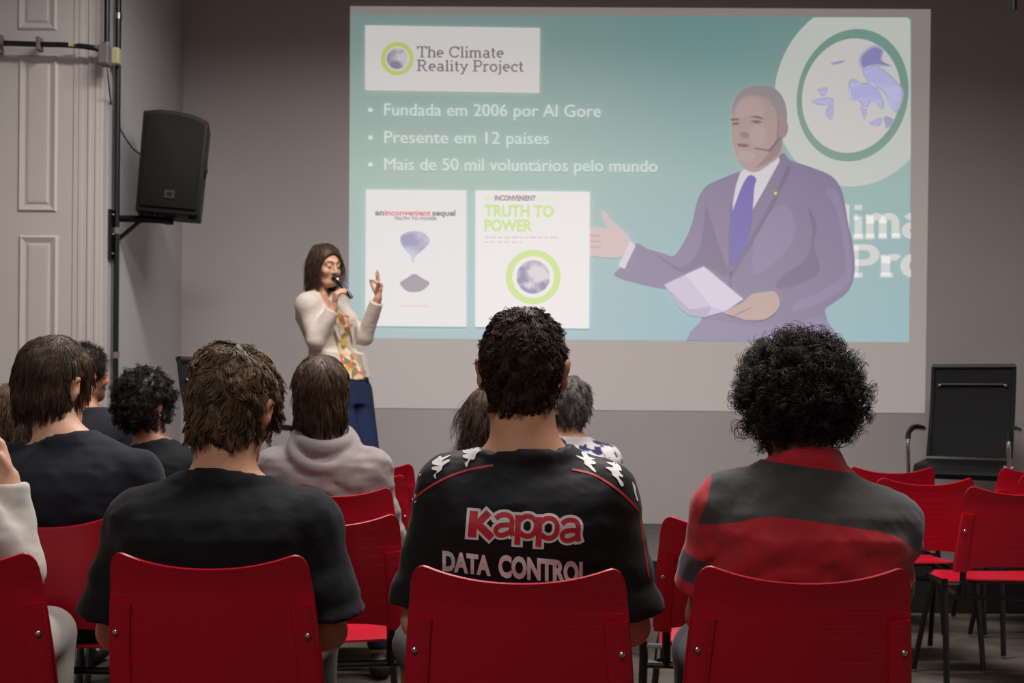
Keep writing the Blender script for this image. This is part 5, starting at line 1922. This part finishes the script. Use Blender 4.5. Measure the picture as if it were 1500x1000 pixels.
# ------------------------------------------------------------------ the presenter standing on the stage
def presenter():
    Yp = 7.06
    root = W(520, 800, Yp); root.z = HS
    def q(px, py, dy=0.):
        return np.array(W(px, py, Yp + dy) - root)
    yawd = -136.
    R = rotm(yawd, -9, 2)
    Hd = q(477, 387)
    C = q(465, 430, .0)
    P = q(500, 556, 0)
    lat = math.radians(50)
    rs, ls = q(451, 448, -.12), q(494, 447, .13)
    re_, le = q(462, 499, -.17), q(534, 494, .06)
    rw, lw = q(490, 450, -.17), q(554, 436, -.03)
    hipm = q(506, 575)
    lat_v = np.array([math.cos(lat), math.sin(lat), 0])
    hr, hl = hipm - lat_v * .085, hipm + lat_v * .085
    kr, kl = q(520, 682, -.08), q(541, 676, .02)
    ar, al = q(512, 784, -.12), q(546, 778, .0)
    ar[2], al[2] = .085, .085
    fwd = np.array([.78, -.62, 0])
    lo = np.minimum.reduce([rs, ls, re_, le, ar, al, Hd]) - .16; lo[2] = -.005
    hi = np.maximum.reduce([rs, ls, le, lw, al, kl, Hd]) + .22
    def secs(gr, w=1., t0=0., t1=1.):
        T = [(-.10, .160, .115), (0, .165, .115), (.2, .145, .100), (.38, .125, .088), (.55, .135, .100), (.72, .150, .112), (.84, .130, .092), (.92, .098, .072), (.97, .07, .056), (1., .052, .05)]
        out = []
        for t, a, b in T:
            if t < t0 or t > t1: continue
            c = P + (C - np.array([0, 0, .01]) - P) * t
            out.append((c[2], c[0], c[1], a * w + gr, b + gr))
        return out
    def upper(F_, gr):
        F_.loft(secs(gr), .02, lat)
        for sh in (rs, ls):
            F_.cone(C + np.array([0, 0, -.02]), sh + np.array([0, 0, .005]), .036 + gr * .7, .046 + gr, .04)
            F_.ell(sh, np.array([.044, .044, .050]) + gr * .8, None, .03)
    B = Field(lo, hi, .0055)
    upper(B, 0)
    fr = fwd * .085
    for sx in (-1, 1):
        B.ell(P + (C - P) * .64 + fr + lat_v * sx * .065, (.058, .058, .058), None, .03)
    B.cone(C + np.array([0, 0, -.03]), Hd + R @ np.array([0, -.022, -.075]), .050, .047, .03)
    for sh, el, wr in ((rs, re_, rw), (ls, le, lw)):
        B.cone(sh, el, .042, .034, .02); B.cone(el, wr, .034, .023, .015)
    # right hand round the microphone, left hand raised with two fingers up
    add_hand(B, rw, (.10, -.12, 1.), (.75, .35, -.1), .93, 1.05, spread=.05, side=1)
    n_l = np.array([-.8, -.5, .1])
    d_l = np.array([.10, -.05, 1.]); d_l /= np.linalg.norm(d_l)
    add_hand(B, lw, d_l, n_l, .93, .3, side=-1, spread=.22, curls=(.06, .12, 1.15, 1.2))
    for h_, k_, a_ in ((hr, kr, ar), (hl, kl, al)):
        B.cone(h_, k_, .082, .055, .03); B.cone(k_, k_ + (a_ - k_) * .4, .054, .050, .02); B.cone(k_ + (a_ - k_) * .35, a_, .050, .034, .02)
        B.cone(a_ + np.array([0, 0, -.03]), a_ + fwd * .13 + np.array([0, 0, -.058]), .032, .026, .02)
    add_head(B, Hd, R, .98, nose=.9, jaw=.9)
    V, Q = B.mesh()
    fp = face_paint(V, Hd, R, .98)
    o = np_mesh('person', V, Q, SKIN_B, None, attrs=fp)
    o.location = root
    tag(o, 'woman standing on the stage in a white jacket, speaking into a microphone', 'person')
    add_eyes(o, Hd, R, .98)
    # blouse
    U = Field(lo, hi, .008)
    upper(U, .009)
    for sx in (-1, 1):
        U.ell(P + (C - P) * .64 + fr + lat_v * sx * .065, (.066, .066, .066), None, .03)
    U.cone(C + fwd * .06 + np.array([0, 0, -.03]), C + fwd * .06 + np.array([0, 0, .12]), .075, .10, .01, op='s')
    v_, q_ = U.mesh()
    keep = v_[q_].mean(1)[:, 2] > P[2] - .05
    mb = cloth('floral_blouse', (206, 170, 120))
    nt = mb.node_tree; b = nt.nodes['Principled BSDF']
    tc = nt.nodes.new('ShaderNodeTexCoord'); n = nt.nodes.new('ShaderNodeTexVoronoi'); n.inputs['Scale'].default_value = 34
    r = nt.nodes.new('ShaderNodeValToRGB')
    r.color_ramp.interpolation = 'CONSTANT'
    for i, (p_, c_) in enumerate(((0, (222, 190, 150)), (.28, (196, 110, 84)), (.45, (226, 206, 186)), (.62, (196, 170, 60)), (.74, (120, 128, 96)), (.86, (214, 150, 128)))):
        e = r.color_ramp.elements[i] if i < 2 else r.color_ramp.elements.new(p_)
        e.position = p_; e.color = (*lin(c_), 1)
    sp = nt.nodes.new('ShaderNodeSeparateColor')
    nt.links.new(tc.outputs['Object'], n.inputs['Vector']); nt.links.new(n.outputs['Color'], sp.inputs[0]); nt.links.new(sp.outputs[0], r.inputs[0]); nt.links.new(r.outputs[0], b.inputs['Base Color'])
    np_mesh('blouse', v_, q_[keep], mb, o)
    # jacket
    J = Field(lo, hi, .0065)
    upper(J, .022)
    for sx in (-1, 1):
        J.ell(P + (C - P) * .62 + fr * .9 + lat_v * sx * .07, (.072, .072, .075), None, .03)
    hem = P + np.array([0, 0, .035])
    J.loft([(hem[2] - .03, hem[0], hem[1], .185, .145), (hem[2] + .12, hem[0] - .01, hem[1], .160, .125)], .03, lat)
    for sh, el, wr in ((rs, re_, rw), (ls, le, lw)):
        J.cone(sh, el, .053, .048, .025)
        J.cone(el, el + (wr - el) * .90, .049, .040, .02, cut=True)
    top_f = C + fwd * .10 + np.array([0, 0, -.01])
    mid_f = P + (C - P) * .5 + fwd * .155
    bot_f = P + fwd * .165 + np.array([0, 0, -.10])
    J.cone(top_f + np.array([0, 0, .05]), mid_f, .066, .062, .006, lat_v, .95, op='s')
    J.cone(mid_f, bot_f, .062, .105, .006, op='s')
    J.cone(C + np.array([0, 0, .0]) + fwd * .02, C + np.array([0, 0, .14]) + fwd * .03, .060, .085, .006, op='s')
    ii = np.argwhere(np.abs(J.D) < .03); pts = J.lo + ii * J.h
    dsp = wob(pts, 5, .003, 5, (1, 1, .8)) + wob(pts, 6, .001, 14, (1, 1, 1.4))
    J.D[tuple(ii.T)] += np.clip(dsp, -.009, .006).astype(np.float32)
    v_, q_ = J.mesh()
    keep = v_[q_].mean(1)[:, 2] > hem[2] - .02
    JK = cloth('cream_jacket', (200, 188, 176), var=.04)
    jo = np_mesh('jacket', v_, q_[keep], JK, o)
    # lapels: two thin flaps beside the opening
    for sx in (-1, 1):
        F_ = Field(C - .35, C + .35, .005)
        a = C + lat_v * sx * .060 + fwd * .040 + np.array([0, 0, .0])
        b_ = P + (C - P) * .68 + fwd * .142 + lat_v * sx * .070
        c_ = P + (C - P) * .45 + fwd * .132 + lat_v * sx * .052
        F_.cone(a, b_, .016, .026, .01, fwd, .4)
        F_.cone(b_, c_, .026, .008, .01, fwd, .4)
        v_, q_ = F_.mesh()
        np_mesh('lapel', v_, q_, JK, jo)
    # jeans and shoes
    U = Field(lo, hi, .009)
    U.loft([(P[2] - .14, hipm[0], hipm[1], .150, .110), (P[2] + .03, P[0], P[1], .158, .115)], .06, lat)
    for h_, k_, a_ in ((hr, kr, ar), (hl, kl, al)):
        U.cone(h_, k_, .093, .066, .03); U.cone(k_, a_ + np.array([0, 0, .01]), .064, .046, .02, cut=True)
        F_ = Field(a_ - .2, a_ + .22, .007)
        F_.cone(a_ - fwd * .03 + np.array([0, 0, -.05]), a_ + np.array([0, 0, -.015]), .036, .038, .02)
        F_.cone(a_ - fwd * .03 + np.array([0, 0, -.056]), a_ + fwd * .14 + np.array([0, 0, -.058]), .034, .030, .02, [0, 0, 1], .9)
        v_, q_ = F_.mesh(); v_[:, 2] = np.maximum(v_[:, 2], .001)
        np_mesh('shoe', v_, q_, M_SHOE, o)
    v_, q_ = U.mesh()
    np_mesh('jeans', v_, q_, cloth('blue_denim', (34, 46, 76), sheen=0), o)
    st = dict(t=.016, tops=.018, nape=-.2, nape_cut=False, long=.215, lw=.050, n=3200, len=.14, K=11, lift=.04, fall=1.1, flow=.5, curl=(.003, .10), rad=.0014, lump=(.003, 9), jit=.06, lock=(.2, 10), fringe=.010, ears=False, h=.0055, fr=[.105, .134, .125])
    F2 = make_hair(o, Hd, R, .98, st, H_BROWN, 77)
    # microphone
    a, b_ = Vector(q(492, 408, -.12)), Vector(q(515, 436, -.16))
    m = thing('microphone', 'black hand-held microphone at the standing speaker\'s mouth', 'microphone', root + a)
    dv = b_ - a
    MB().tube([dv * .10, dv * .22, dv * .26, dv * .75, dv * 1.0], [.020, .019, .0145, .0125, .0115], 12).build('handle', M_METALBLK, m, smooth='auto')
    MB().ball((0, 0, 0), (.024, .024, .024), 14, 10).build('grille', mat('microphone_mesh', (40, 40, 42), .4, .6, var=.3, vscale=300, bump=.4, bscale=500), m, smooth=True)
    MB().tube([dv * .09, dv * .13], .0245, 12).build('ring', M_STEEL, m, smooth='auto')


presenter()
